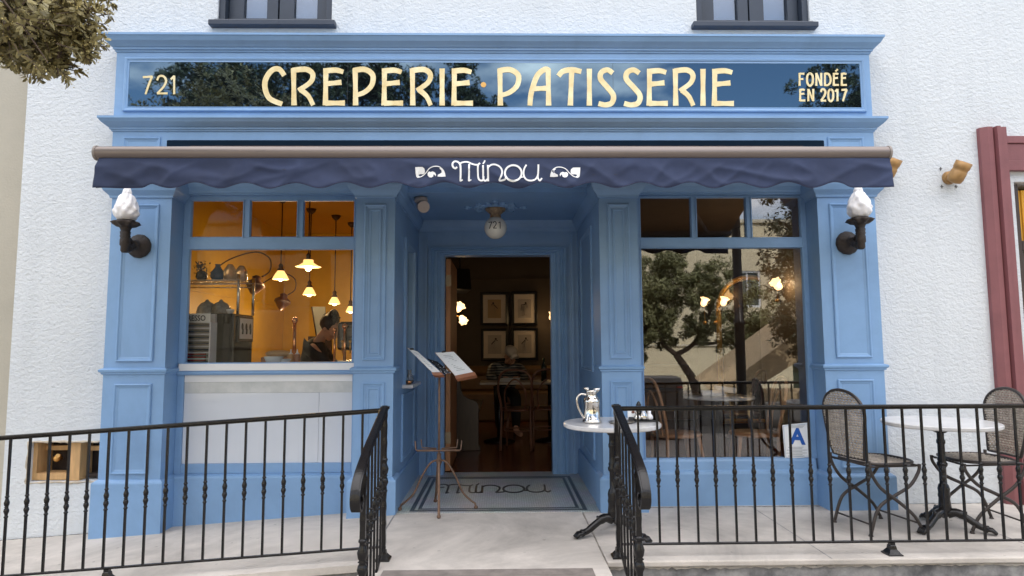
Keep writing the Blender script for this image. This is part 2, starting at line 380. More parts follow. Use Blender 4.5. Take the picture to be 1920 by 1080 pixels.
def light(name, loc, e, col=(1, 0.68, 0.34), r=0.04, parent=None):
    d = bpy.data.lights.new(name, 'POINT'); d.energy = e; d.color = col; d.shadow_soft_size = r
    o = bpy.data.objects.new(name, d); C.objects.link(o)
    if parent is not None: o.parent = parent; o.location = Vector(loc)-parent.location
    else: o.location = loc
    return o
# =====================================================================
# GROUND: porch, ramp, steps, sidewalk, road
# =====================================================================
def rampz(x): return -0.068*max(0, -0.75-x)
m = MB(); m.box(-40, 40, -40, 30, -1.2, -0.62); struct(m.build('ground', ASPH))
m = MB(); m.box(-40, 40, -6.2, -1.5, -0.6, -0.35); struct(m.build('sidewalk', PAVE, bevel=0.02))
m = MB(); m.box(-40, 40, -13.5, -6.21, -0.61, -0.50); struct(m.build('road', ASPH))
m = MB(); m.box(-40, 40, -17.0, -13.51, -0.61, -0.36); struct(m.build('far_sidewalk', PAVE))
# porch slab (right) with a worn nosed edge and the centre landing
m = MB()
m.box(0.62, 9, -1.075, 0.6, -0.035, 0.0)
m.box(-0.75, 0.615, -1.305, 0.6, -0.035, 0.0)
m.box(-1.2, 9, 0.61, 0.9, -0.035, 0.0)
struct(m.build('porch', CONC, bevel=0.008))
m = MB(); N = 24
for i in range(N):
    xa = -0.755-(8.5-0.755)*i/N; xb = -0.755-(8.5-0.755)*(i+1)/N
    m.add([(x, y, rampz(x)+dz) for dz in (-0.04, 0) for (x, y) in ((xa, -1.075), (xb, -1.075), (xb, 0.4), (xa, 0.4))],
          [(4, 5, 6, 7), (0, 1, 5, 4), (0, 3, 2, 1), (3, 7, 6, 2)])
struct(m.build('ramp', CONC))
m = MB()
m.box(0.62, 9, -1.045, -0.2, -0.7, -0.036); m.box(-0.74, 0.60, -1.28, -0.2, -0.7, -0.036)
for i in range(N):
    xa = -0.755-(8.5-0.755)*i/N; xb = -0.755-(8.5-0.755)*(i+1)/N
    m.add([(x, -1.045, z) for (x, z) in ((xa, -0.7), (xb, -0.7), (xb, rampz(xb)-0.041), (xa, rampz(xa)-0.041))], [(0, 1, 2, 3)])
struct(m.build('porch_foundation', CONCD))
m = MB(); m.box(-0.72, 0.60, -1.60, -1.285, -0.7, -0.17); struct(m.build('steps', CONC, bevel=0.01))
ns = MB(); ns.box(-0.62, 0.52, -1.285, -1.19, 0.001, 0.006); ns.box(-0.62, 0.52, -1.312, -1.286, -0.03, 0.006)
o = ns.build('step_nosing', mat('worn_brown_metal', (0.27, 0.235, 0.21), 0.7, 0.1, var=0.3, vscale=12), bevel=0.002)
tag(o, 'worn brown metal nosing strip along the edge of the entrance step', 'nosing strip')
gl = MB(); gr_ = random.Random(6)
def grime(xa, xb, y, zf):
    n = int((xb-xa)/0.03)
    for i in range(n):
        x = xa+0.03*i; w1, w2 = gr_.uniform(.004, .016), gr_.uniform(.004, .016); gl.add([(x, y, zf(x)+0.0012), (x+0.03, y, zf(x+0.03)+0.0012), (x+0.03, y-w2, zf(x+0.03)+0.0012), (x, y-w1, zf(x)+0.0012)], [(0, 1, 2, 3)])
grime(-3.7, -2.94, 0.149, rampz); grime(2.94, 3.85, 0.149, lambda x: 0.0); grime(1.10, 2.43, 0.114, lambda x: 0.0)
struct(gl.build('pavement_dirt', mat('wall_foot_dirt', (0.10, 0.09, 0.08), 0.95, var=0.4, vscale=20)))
m = MB(); eg = random.Random(12)
def lip(xa, xb, zf):
    n = int((xb-xa)/0.025); m.tube([Vector((xa+(xb-xa)*i/n, -1.050+eg.uniform(-.004, .002), zf(xa+(xb-xa)*i/n)-0.040+eg.uniform(-.008, .002))) for i in range(n+1)], [eg.choice([0.004, 0.006, 0.008, 0.012]) for _ in range(n+1)], 5, smooth=False)
lip(0.64, 4.6, lambda x: 0.0)
struct(m.build('pavement_edge', CONC))
# score lines in the porch concrete
m = MB(); m.box(1.9, 1.905, -1.07, 0.1, 0.0008, 0.0016); m.box(-0.752, -0.746, -1.0, -0.02, 0.0008, 0.0016); m.box(3.2, 3.206, -1.07, 0.1, 0.0008, 0.0016)
struct(m.build('pavement_joint', CONCD))

# =====================================================================
# WHITE STUCCO BUILDING
# =====================================================================
bld = thing('stucco_building', 'white stucco building that holds the blue cafe shopfront', 'building', (0, 0.15, 0))
UW = [(-2.235, -1.325), (1.62, 2.545)]
m = MB()
holed(m, -3.70, 9.0, -0.7, 6.9, 0.15, 0.40, [(-2.62, 2.62, -0.75, 2.80), (-3.52, -2.93, 0.22, 0.51), (-2.235, -1.325, 3.80, 5.0), (1.62, 2.545, 3.80, 5.0), (4.125, 5.6, 0.02, 2.50)])
m.box(-3.70, -3.45, 0.401, 9.0, -0.7, 6.9); m.box(-3.70, 9, 0.15, 9.0, 6.901, 7.0); m.box(8.75, 9, 0.401, 9.0, -0.7, 6.9); m.box(-3.44, 8.74, 8.7, 9, -0.7, 6.9)
wall = m.build('wall', STUC, bld)
# patched trowel scars of the stucco on the right
for k, (x0, xa) in enumerate(UW):
    fr = MB(); z0, z1, y = 3.80, 5.0, 0.235
    def bar(mm, a, b, c, d, y0=y, y1=y+0.06): mm.box(a, b, y0, y1, c, d)
    bar(fr, x0, x0+0.05, z0, z1, 0.17, 0.30); bar(fr, xa-0.05, xa, z0, z1, 0.17, 0.30); bar(fr, x0+0.05, xa-0.05, z1-0.05, z1); bar(fr, x0+0.05, xa-0.05, z0, z0+0.028, 0.14, 0.30)
    xm = (x0+xa)/2
    win = fr.build('window', DARKFR, bld, bevel=0.004)
    for (a, b) in ((x0+0.053, xm-0.006), (xm+0.006, xa-0.053)):
        s_ = MB(); bar(s_, a, a+0.115, z0+0.03, z1-0.06); bar(s_, b-0.085, b, z0+0.03, z1-0.06); bar(s_, a+0.115, b-0.085, z0+0.03, z0+0.085); bar(s_, a+0.115, b-0.085, z1-0.13, z1-0.06)
        s_.build('sash', DARKFR, win, bevel=0.003)
        p_ = MB(); p_.box(a+0.112, b-0.082, y+0.028, y+0.032, z0+0.082, z1-0.127); p_.build('pane', G_UP, win)
    si = MB(); si.box(x0-0.045, xa+0.04, 0.085, 0.235, z0-0.045, z0-0.002); si.box(x0-0.012, xa+0.012, 0.11, 0.2, z0-0.001, z0+0.014); si.build('sill', DARKFR, win, bevel=0.005)
    bk = MB(); bk.box(x0+0.06, xa-0.06, 0.31, 0.33, z0+0.03, z1-0.06); bk.build('curtain', mat('pale_blue_curtain', (0.24, 0.40, 0.62), 0.8), win)
# opening cut in the wall with bare timber studs
m = MB()
m.box(-3.52, -3.49, 0.20, 0.38, 0.225, 0.505); m.box(-3.49, -3.235, 0.20, 0.33, 0.225, 0.275); m.box(-3.235, -3.155, 0.18, 0.33, 0.222, 0.508); m.box(-3.15, -2.94, 0.26, 0.30, 0.43, 0.465); m.box(-3.49, -3.24, 0.29, 0.33, 0.43, 0.465)
wo_ = m.build('timber_stud', PINE, bld, bevel=0.002); wo_['label'] = 'bare pine studs inside the hole cut in the wall'
m = MB(); m.box(-3.60, -2.90, 0.372, 0.42, 0.15, 0.60); m.box(-3.13, -2.96, 0.24, 0.35, 0.24, 0.262); m.build('cavity_backing', mat('dark_cavity', (0.05, 0.035, 0.028), 0.9, var=0.4, vscale=9), bld)
m = MB(); m.tube([(-3.40, 0.34, 0.36), (-3.375, 0.27, 0.385), (-3.35, 0.22, 0.40)], [0.012, 0.02, 0.015]); m.sphere((-3.375, 0.25, 0.375), 0.026); m.tube([(-3.31, 0.30, 0.30), (-3.30, 0.28, 0.36)], 0.008); m.build('valve', BRASS, bld)
# ragged stucco lip around the hole
m = MB(); rg = random.Random(3)
def ragged(p, q, n):
    pts = []
    for i in range(n+1):
        t = i/n; a = Vector(p).lerp(Vector(q), t); pts.append(a+Vector((rg.uniform(-.006, .006), rg.uniform(-.004, .002), rg.uniform(-.006, .006))))
    m.tube(pts, [rg.uniform(0.004, 0.011) for _ in pts], 6)
ragged((-3.525, 0.15, 0.215), (-2.93, 0.15, 0.215), 22); ragged((-3.525, 0.15, 0.515), (-2.93, 0.15, 0.515), 22); ragged((-3.525, 0.15, 0.215), (-3.525, 0.15, 0.515), 10)
m.build('broken_edge', mat('raw_plaster', (0.55, 0.48, 0.38), 0.95, var=0.3, vscale=20), bld)
# neighbour's maroon door surround on the same wall (right)
nb = thing('maroon_door_surround', 'maroon painted timber door surround on the right end of the wall', 'door frame', (4.0, 0.15, 0))
m = MB()
prof = [(3.852, 0.0), (3.852, -0.035), (3.895, -0.065), (3.935, -0.065), (3.940, -0.045), (3.952, -0.045), (3.957, -0.085), (3.985, -0.085), (3.990, -0.045), (4.0, -0.045), (4.005, -0.06), (4.05, -0.06), (4.05, 0.0)]
n_ = len(prof)
m.add([(x, 0.15+y, z) for z in (0.0, 2.93) for (x, y) in prof], [tuple(range(n_))[::-1], tuple(range(n_, 2*n_))]+[(i, (i+1) % n_, n_+(i+1) % n_, n_+i) for i in range(n_)])
m.build('jamb', MAROON, nb)
m = MB(); m.box(4.051, 6, 0.10, 0.149, 2.58, 2.66); m.box(4.051, 6, 0.112, 0.149, 2.661, 2.80); m.box(4.051, 6, 0.10, 0.149, 2.801, 2.86); m.build('lintel', MAROON, nb, bevel=0.004)
m = MB(); m.box(4.126, 4.19, 0.19, 0.24, 0.02, 2.49); m.box(4.191, 5.5, 0.19, 0.24, 1.95, 2.03); m.build('door_stile', mat('dark_door', (0.04, 0.022, 0.018), 0.4), nb, bevel=0.003)
m = MB()
for i in range(30): m.box(4.191+i*0.03, 4.215+i*0.03, 0.235+0.01*(i % 2), 0.25+0.01*(i % 2), 2.035, 2.45)
m.build('curtain', mat('yellow_curtain', (0.55, 0.28, 0.03), 0.8, emit=0.12), nb)  # cloth given a faint glow of its own, not a lamp
m = MB(); m.box(4.191, 5.5, 0.24, 0.26, 0.02, 1.949); m.build('door_panel', mat('dark_door_panel', (0.06, 0.04, 0.03), 0.35), nb)
text_mesh('19', 0.10, WHITEP, nb, Matrix.Translation((4.192, 0.238, 1.83)) @ FRONT, 'door_number', bold=0.002)
# neighbouring beige building (left)
lb = thing('beige_building', 'beige neighbouring building beyond the left corner of the white wall', 'building', (-5, 0.5, 0))
m = MB(); m.box(-14, -3.71, 0.42, 9, -0.7, 7.5); m.build('wall', mat('beige_stucco', (0.45, 0.42, 0.35), 0.9, var=0.08, bump=0.002, bscale=60), lb)

# =====================================================================
# BLUE SHOPFRONT
# =====================================================================
sf = thing('cafe_shopfront', 'sky blue panelled cafe shopfront with cornices, pilasters and recessed doorway', 'shopfront', (0, 0, 0))
PM = [(0, -0.001), (0, 0.010), (0.006, 0.014), (0.012, 0.012), (0.016, 0.006), (0.026, 0.003), (0.034, -0.001)]   # raised panel moulding
XS = [(-2.905, -2.457), (-1.068, -0.775), (0.775, 1.068), (2.457, 2.905)]
def pilaster(x0, x1, outer, zb):
    m = MB()
    m.box(x0, x1, 0, 0.22 if outer else 0.20, 1.02, 2.50)
    m.box(x0, x1, 0, 0.22 if outer else 0.20, zb, 1.0195)
    b = m.build('pilaster', BLUE, sf)
    q = MB()
    ins = 0.088 if outer else 0.063
    frame(q, x0+ins, x1-ins, 1.113, 2.29, 0, PM); frame(q, x0+ins, x1-ins, 0.30, 0.95, 0, PM)
    if not outer:
        frame(q, x0+ins+0.04, x1-ins-0.04, 1.153, 2.25, 0, [(0, -0.001), (0, 0.007), (0.008, 0.007), (0.014, -0.001)])
        frame(q, x0+ins+0.04, x1-ins-0.04, 0.34, 0.91, 0, [(0, -0.001), (0, 0.007), (0.008, 0.007), (0.014, -0.001)])
    q.build('panel_moulding', BLUE, b)
    q = MB(); yw = 0.199
    cornice(q, x0, x1, 0, yw, [(0.0, 1.018), (0.012, 1.022), (0.012, 1.032), (0.024, 1.040), (0.026, 1.054), (0.018, 1.060), (0.002, 1.066)])
    q.build('belt_moulding', BLUE, b)
    q = MB(); cornice(q, x0, x1, 0, yw, [(0.0, 2.34), (0.012, 2.342), (0.014, 2.354), (0.018, 2.362), (0.045, 2.392), (0.062, 2.43), (0.066, 2.445), (0.066, 2.47)])
    q.build('capital', BLUE, b)
    q = MB(); cornice(q, x0, x1, 0, yw, [(0.030, zb-0.02), (0.030, 0.235), (0.026, 0.245), (0.004, 0.262), (0.0, 0.262)])
    q.build('base', BLUE, b)
    return b
for (x0, x1), outer, zb in zip(XS, (1, 0, 0, 1), (-0.20, -0.05, -0.03, -0.03)): pilaster(x0, x1, outer, zb)
# entablature
m = MB(); m.box(-2.925, 2.925, 0, 0.149, 2.56, 3.60)
m.build('fascia', BLUE, sf)
m = MB(); cornice(m, -2.925, 2.925, 0, 0.149, [(0, 3.482), (0.008, 3.484), (0.010, 3.496), (0.020, 3.500), (0.022, 3.514), (0.030, 3.518), (0.040, 3.530), (0.062, 3.552), (0.078, 3.582), (0.084, 3.586), (0.084, 3.603), (0.04, 3.606)])
m.build('top_cornice', BLUE, sf)
m = MB(); cornice(m, -2.925, 2.925, 0, 0.149, [(0, 2.855), (0.008, 2.857), (0.010, 2.866), (0.018, 2.870), (0.020, 2.882), (0.030, 2.888), (0.060, 2.915), (0.074, 2.935), (0.078, 2.938), (0.078, 2.955), (0.03, 2.96)])
m.build('lower_cornice', BLUE, sf)
m = MB()
for s_ in (-1, 1):
    m = MB(); frame(m, min(s_*2.84, s_*2.56), max(s_*2.84, s_*2.56), 2.60, 2.81, 0, PM); m.build('fascia_panel_moulding', BLUE, sf)
# header over the windows and the recess, with crown moulding
m = MB()
for (a, b) in ((-2.456, -1.069), (1.069, 2.456)):
    m.box(a, b, 0.151, 0.30, 2.40, 2.62)
    q = [(0.30, 2.40), (0.19, 2.402), (0.18, 2.415), (0.15, 2.43), (0.11, 2.475), (0.10, 2.50), (0.10, 2.559)]
m.box(-2.456, 2.456, 0.0, 0.20, 2.515, 2.559)
m.build('header', BLUE, sf)
m = MB()
for (a, b) in ((-2.456, -1.069), (1.069, 2.456)):
    m = MB(); pr = [(0.1505, 2.41), (0.135, 2.415), (0.13, 2.43), (0.10, 2.455), (0.075, 2.50), (0.07, 2.514), (0.1505, 2.514)]
    n_ = len(pr); m.add([(x, y, z) for x in (a, b) for (y, z) in pr], [tuple(range(n_)), tuple(range(n_, 2*n_))[::-1]]+[(i, (i+1) % n_, n_+(i+1) % n_, n_+i) for i in range(n_)])
    m.build('crown_moulding', BLUE, sf)
# windows
WX = [(-2.407, -1.122), (1.127, 2.42)]
def shop_window(k, a, b, zt, zb, G, z1, z2, bars):
    m = MB(); y0, y1 = 0.185, 0.235
    oa, ob = (-2.457, -1.068) if k == 0 else (1.068, 2.457)
    m.box(oa, a, y0, y1, zb, 2.40); m.box(b, ob, y0, y1, zb, 2.40)
    m.box(a, b, y0, y1, zt, z1); m.box(a, b, y0, y1, z2, 2.40)
    for (p, q) in bars: m.box(p, q, y0+0.006, y1, z1, z2)
    if zb < zb+1: pass
    wn = m.build('shop_window', BLUE, sf, bevel=0.004)
    q = MB()
    edges = [a]+[x for br in bars for x in br]+[b]
    st = [(0, -0.001), (0.004, 0.0), (0.012, -0.012), (0.013, -0.03)]
    for i in range(0, len(edges), 2): frame(q, edges[i]-0.004, edges[i+1]+0.004, z1-0.004, z2+0.004, y0+0.002, [(0, 0.0), (0.001, 0.004), (0.008, 0.004), (0.014, -0.012), (0.014, -0.03)])
    frame(q, a-0.004, b+0.004, zb-0.004, zt+0.004, y0, [(0, 0.0), (0.001, 0.004), (0.008, 0.004), (0.013, -0.012), (0.013, -0.03)])
    q.build('stop_bead', BLUE, wn)
    g = MB(); g.box(a-0.002, b+0.002, 0.215, 0.219, zb, zt+0.002); g.build('large_pane', G, wn)
    for i in range(0, len(edges), 2):
        g = MB(); g.box(edges[i], edges[i+1], 0.214, 0.218, z1, z2); g.build('transom_pane', G, wn)
    return wn
w1 = shop_window(0, WX[0][0], WX[0][1], 1.982, 1.09, G_KIT, 2.068, 2.372, [(-1.992, -1.948), (-1.570, -1.532)])
w2 = shop_window(1, WX[1][0], WX[1][1], 1.985, 0.34, G_DIN, 2.055, 2.392, [(1.545, 1.578), (1.985, 2.019)])
# left window: white sill, blue bead, white and marble strips, white spandrel panel
a, b = WX[0]
m = MB(); m.box(-2.44, -1.085, 0.165, 0.30, 1.037, 1.0895); m.build('white_sill', WHITEP, w1, bevel=0.003)
m = MB(); m.box(-2.456, -1.069, 0.17, 0.24, 1.003, 1.0365); m.box(-2.456, -1.069, 0.16, 0.24, 1.014, 1.027); m.build('sill_bead', BLUE, w1, bevel=0.004)
m = MB(); m.box(a, b, 0.20, 0.24, 0.949, 1.0025); m.build('white_strip', WHITEP, w1, bevel=0.002)
m = MB(); m.box(a, b, 0.205, 0.24, 0.865, 0.9485); m.build('marble_strip', GREYMARB, w1, bevel=0.002)
m = MB(); m.box(a, -1.378, 0.207, 0.24, 0.335, 0.8645); m.box(-1.376, b, 0.207, 0.24, 0.335, 0.8645)
m.build('white_spandrel', mat('white_gloss_panel', (0.62, 0.66, 0.72), 0.10, var=0.03, coat=0.6), w1, bevel=0.001)
m = MB()
m.box(-2.457, a-0.001, 0.19, 0.24, -0.2, 1.0025); m.box(b+0.001, -1.068, 0.19, 0.24, -0.2, 1.0025)
m.box(a, b, 0.19, 0.24, 0.262, 0.3345)
pr = [(0.24, -0.2), (0.145, -0.2), (0.145, 0.235), (0.15, 0.25), (0.185, 0.2615), (0.24, 0.2615)]
n_ = len(pr)
m.build('apron_frame', BLUE, w1, bevel=0.003)
m = MB(); m.add([(x, y, z) for x in (-2.44, -1.085) for (y, z) in pr], [tuple(range(n_)), tuple(range(n_, 2*n_))[::-1]]+[(i, (i+1) % n_, n_+(i+1) % n_, n_+i) for i in range(n_)])
m.build('apron', BLUE, sf)
# right window apron
m = MB(); pr = [(0.24, -0.03), (0.145, -0.03), (0.145, 0.235), (0.15, 0.25), (0.165, 0.262), (0.172, 0.325), (0.18, 0.3395), (0.24, 0.3395)]; n_ = len(pr)
m.add([(x, y, z) for x in (1.085, 2.44) for (y, z) in pr], [tuple(range(n_)), tuple(range(n_, 2*n_))[::-1]]+[(i, (i+1) % n_, n_+(i+1) % n_, n_+i) for i in range(n_)])
m.build('apron', BLUE, sf)
# entrance recess
m = MB()
holed(m, 0.201, 1.39, -0.02, 2.62, -0.835, -0.775, [(0.52, 0.98, 0.92, 2.06)], swap=True)
m.build('recess_side_wall', BLUE, sf); m = MB(); m.box(0.775, 0.835, 0.201, 1.39, -0.02, 2.62)
m.build('recess_side_wall', BLUE, sf)
m = MB(); holed(m, -0.835, 0.835, -0.02, 2.62, 1.391, 1.50, [(-0.52, 0.51, -0.03, 2.095)])
m.build('recess_back_wall', BLUE, sf)
m = MB(); m.box(-0.774, 0.774, 0.201, 1.3905, 2.43, 2.50); m.box(-0.774, 0.774, 0.0, 0.2005, 2.47, 2.514); m.build('recess_ceiling', BLUE, sf)
m = MB()   # crown around the recess
cp = [(0, 2.33), (0.006, 2.332), (0.010, 2.345), (0.03, 2.37), (0.05, 2.41), (0.055, 2.4295)]
for s_ in (-1, 1):
    vs = []
    for (o_, z) in cp: vs += [(s_*(0.7745-o_), -0.0, z), (s_*(0.7745-o_), 1.39-o_, z)]
    m.add(vs, [(2*i, 2*i+1, 2*i+3, 2*i+2) for i in range(len(cp)-1)])
vs = []
for (o_, z) in cp: vs += [(-0.7745+o_, 1.39-o_, z), (0.7745-o_, 1.39-o_, z)]
m.add(vs, [(2*i, 2*i+1, 2*i+3, 2*i+2) for i in range(len(cp)-1)])
m.build('recess_crown', BLUE, sf)
for s_ in (-1, 1):   # base boards of the recess and side panels
    m = MB(); xx = s_*0.774
    m.box(xx, xx-s_*0.02, 0.23, 1.389, 0.0, 0.235)
    M_ = Matrix(((0, s_*-1, 0, xx), (1, 0, 0, 0), (0, 0, 1, 0), (0, 0, 0, 1)))
    M_ = Matrix(((0, s_, 0, xx), (1, 0, 0, 0), (0, 0, 1, 0), (0, 0, 0, 1)))
    frame(m, 0.40, 1.10, 0.30, 0.83, 0, PM, M_)
    if s_ > 0: frame(m, 0.40, 1.10, 1.0, 2.2, 0, PM, M_)
    else: frame(m, 0.46, 1.04, 0.90, 2.12, 0, [(0, 0), (0, 0.022), (0.05, 0.026), (0.058, 0.01), (0.062, -0.001)], M_)
    m.build('recess_panelling', BLUE, sf)
# door casing: stepped flutes
m = MB()
steps = [(0.0, 0.03), (0.022, 0.034), (0.03, 0.022), (0.045, 0.028), (0.055, 0.016), (0.07, 0.022), (0.085, 0.022), (0.092, 0.012), (0.112, 0.018), (0.125, 0.010), (0.15, 0.012)]
def casing(x0, x1, z1, y, pr):
    vs = []
    for (i_, o_) in pr: vs += [(x0+i_, y-o_, 0.0), (x0+i_, y-o_, z1-i_*0.55), (x1-i_, y-o_, z1-i_*0.55), (x1-i_, y-o_, 0.0)]
    m.add(vs, [(a_*4+k, a_*4+k+1, a_*4+k+5, a_*4+k+4) for a_ in range(len(pr)-1) for k in range(3)])
casing(-0.675, 0.665, 2.175, 1.391, [(-0.0005, 0.0)]+steps+[(0.155, -0.11)])
m.build('door_casing', BLUE, sf)
for x in (-0.70, 0.72):
    m = MB(); m.box(x-0.012, x+0.012, 1.37, 1.3905, 0.0, 2.3); m.build('corner_bead', BLUE, sf)
# narrow side window in the left wall of the recess
m = MB(); m.box(-0.81, -0.806, 0.52, 0.98, 0.92, 2.06); o = m.build('side_pane', G_DIN, sf)
m = MB(); m.box(-0.80, -0.79, 0.735, 0.765, 0.92, 2.06); m.build('side_window_bar', DARKFR, sf)
m = MB(); m.box(-0.83, -0.69, 0.44, 0.98, 0.875, 0.905); m.build('marble_shelf', MARBLE, sf, bevel=0.004)
# open wooden door seen edge on, and hinges
dr = thing('wooden_door', 'warm brown timber door standing open just inside the entrance', 'door', (-0.52, 1.50, 0.02))
m = MB(); m.box(-0.515, -0.468, 1.48, 2.36, 0.02, 2.07); m.build('leaf', OAK, dr, bevel=0.003)
for z in (0.28, 1.80):
    m = MB(); m.box(-0.519, -0.464, 1.472, 1.4795, z, z+0.11); m.tube([(-0.52, 1.475, z-0.005), (-0.52, 1.475, z+0.115)], 0.008); m.build('hinge', mat('aged_hinge_metal', (0.28, 0.22, 0.15), 0.45, 0.7), dr)
# =====================================================================
# MOSAIC FLOOR
# =====================================================================
def mosaic(name, c1, c2, mortar, s=55):
    m = bpy.data.materials.new(name); m.use_nodes = True; n = m.node_tree.nodes; l = m.node_tree.links.new; p = n['Principled BSDF']
    t = n.new('ShaderNodeTexCoord'); b = n.new('ShaderNodeTexBrick'); b.offset = 0.0; b.inputs['Scale'].default_value = s; b.inputs['Mortar Size'].default_value = 0.06
    b.inputs['Brick Width'].default_value = 1; b.inputs['Row Height'].default_value = 1; b.inputs['Color1'].default_value = (*c1, 1); b.inputs['Color2'].default_value = (*c2, 1); b.inputs['Mortar'].default_value = (*mortar, 1)
    l(t.outputs['Object'], b.inputs['Vector'])
    nz_ = n.new('ShaderNodeTexNoise'); nz_.inputs['Scale'].default_value = 4; nz_.inputs['Detail'].default_value = 8
    mx_ = n.new('ShaderNodeMix'); mx_.data_type = 'RGBA'; mx_.blend_type = 'MULTIPLY'; mx_.inputs[0].default_value = 0.35
    l(t.outputs['Object'], nz_.inputs['Vector']); l(nz_.outputs['Color'], mx_.inputs[7]); l(b.outputs['Color'], mx_.inputs[6]); l(mx_.outputs[2], p.inputs['Base Color'])
    bu = n.new('ShaderNodeBump'); bu.inputs['Distance'].default_value = 0.001; bu.invert = True; l(b.outputs['Fac'], bu.inputs['Height']); l(bu.outputs[0], p.inputs['Normal'])
    p.inputs['Roughness'].default_value = 0.35; MATS[name] = m; return m
MW = mosaic('white_mosaic', (0.66, 0.68, 0.68), (0.54, 0.57, 0.58), (0.32, 0.33, 0.33))
MD = mosaic('dark_mosaic', (0.035, 0.055, 0.08), (0.06, 0.08, 0.10), (0.30, 0.31, 0.31))
m = MB(); m.box(-0.774, 0.774, 0.005, 1.50, -0.01, 0.004); struct(m.build('mosaic_floor', MW))
m = MB()
def ring(x0, x1, y0, y1, wd):
    z0, z1 = 0.0045, 0.0065
    m.box(x0, x1, y0, y0+wd, z0, z1); m.box(x0, x1, y1-wd, y1, z0, z1); m.box(x0, x0+wd, y0+wd, y1-wd, z0, z1); m.box(x1-wd, x1, y0+wd, y1-wd, z0, z1)
ring(-0.655, 0.66, 0.045, 1.27, 0.032); ring(-0.60, 0.605, 0.10, 1.215, 0.026)
struct(m.build('mosaic_border', MD))
# the word in the valance and in the floor
MINOU = [([(535, 135), (515, 148), (492, 132), (487, 98), (508, 72), (540, 78), (565, 108), (571, 170), (569, 282)], 19), ([(566, 280), (592, 265)], 14),
 ([(556, 108), (585, 84), (640, 78), (695, 104), (745, 108), (768, 88)], 17), ([(658, 100), (657, 190), (655, 280)], 18), ([(655, 278), (680, 264)], 12),
 ([(748, 105), (747, 180), (752, 245), (772, 270), (800, 262), (806, 225)], 18), ([(800, 112), (801, 190), (803, 250), (822, 272), (848, 252)], 18), ([(798, 98), (812, 78), (818, 60)], 15),
 ([(850, 112), (851, 200), (852, 276)], 19), ([(852, 138), (885, 108), (930, 104), (975, 128), (995, 168), (988, 220), (968, 266), (1020, 262), (1035, 245)], 17),
 ([(1245, 106), (1222, 150), (1216, 200), (1232, 250), (1275, 272), (1330, 262), (1360, 220), (1367, 160), (1368, 102)], 17), ([(1364, 200), (1364, 245), (1382, 270), (1404, 244)], 16), ([(1190, 238), (1222, 232)], 12)]
OCIRC = [(1110+86*math.cos(2*math.pi*k/28), 192+85*math.sin(2*math.pi*k/28)) for k in range(28)]
def minou(mb, mapf, t0, dt, wk=1.0):
    for i, (p, wd) in enumerate(MINOU):
        ribbon(mb, catmull([(a_, b_, 0) for a_, b_ in p], 7), wd*wk, mapf, t0, t0+dt*(1+0.06*i))
    ribbon(mb, OCIRC, 19*wk, mapf, t0, t0+dt*1.9, closed=True)
m = MB()
# on the floor: upright for someone coming in
def fmap(u, v, t): return Vector((-0.04+(u-948)*0.00104, 0.80-(v-170)*0.00165, t))
minou(m, fmap, 0.0045, 0.002, 0.9)
struct(m.build('mosaic_lettering', mosaic('black_mosaic', (0.02, 0.02, 0.022), (0.03, 0.03, 0.032), (0.12, 0.12, 0.12))))
# =====================================================================
# SIGN
# =====================================================================
sg = thing('shop_sign', 'long black glass sign with gold letters above the awning', 'sign', (0, 0, 3.2))
m = MB(); m.box(-2.815, 2.835, -0.010, -0.001, 3.050, 3.400)
mg = bpy.data.materials.new('black_sign_glass'); mg.use_nodes = True; n = mg.node_tree.nodes; p = n['Principled BSDF']; p.inputs['Specular Tint'].default_value = (0.62, 0.86, 1.0, 1); p.inputs['Base Color'].default_value = (0.004, 0.005, 0.007, 1); p.inputs['Roughness'].default_value = 0.02; p.inputs['Specular IOR Level'].default_value = 1.0; p.inputs['IOR'].default_value = 2.0
MATS['sg'] = mg
m.build('glass_panel', mg, sg)
for x in (-1.15, 0.9):
    m = MB(); m.box(x, x+0.002, -0.0108, -0.0098, 3.05, 3.40); m.build('panel_seam', INK, sg)
m = MB(); frame(m, -2.855, 2.875, 3.012, 3.438, 0, [(0, -0.001), (0, 0.014), (0.008, 0.018), (0.018, 0.016), (0.024, 0.010), (0.036, 0.012), (0.042, -0.002)]); m.build('sign_moulding', BLUE, sg)
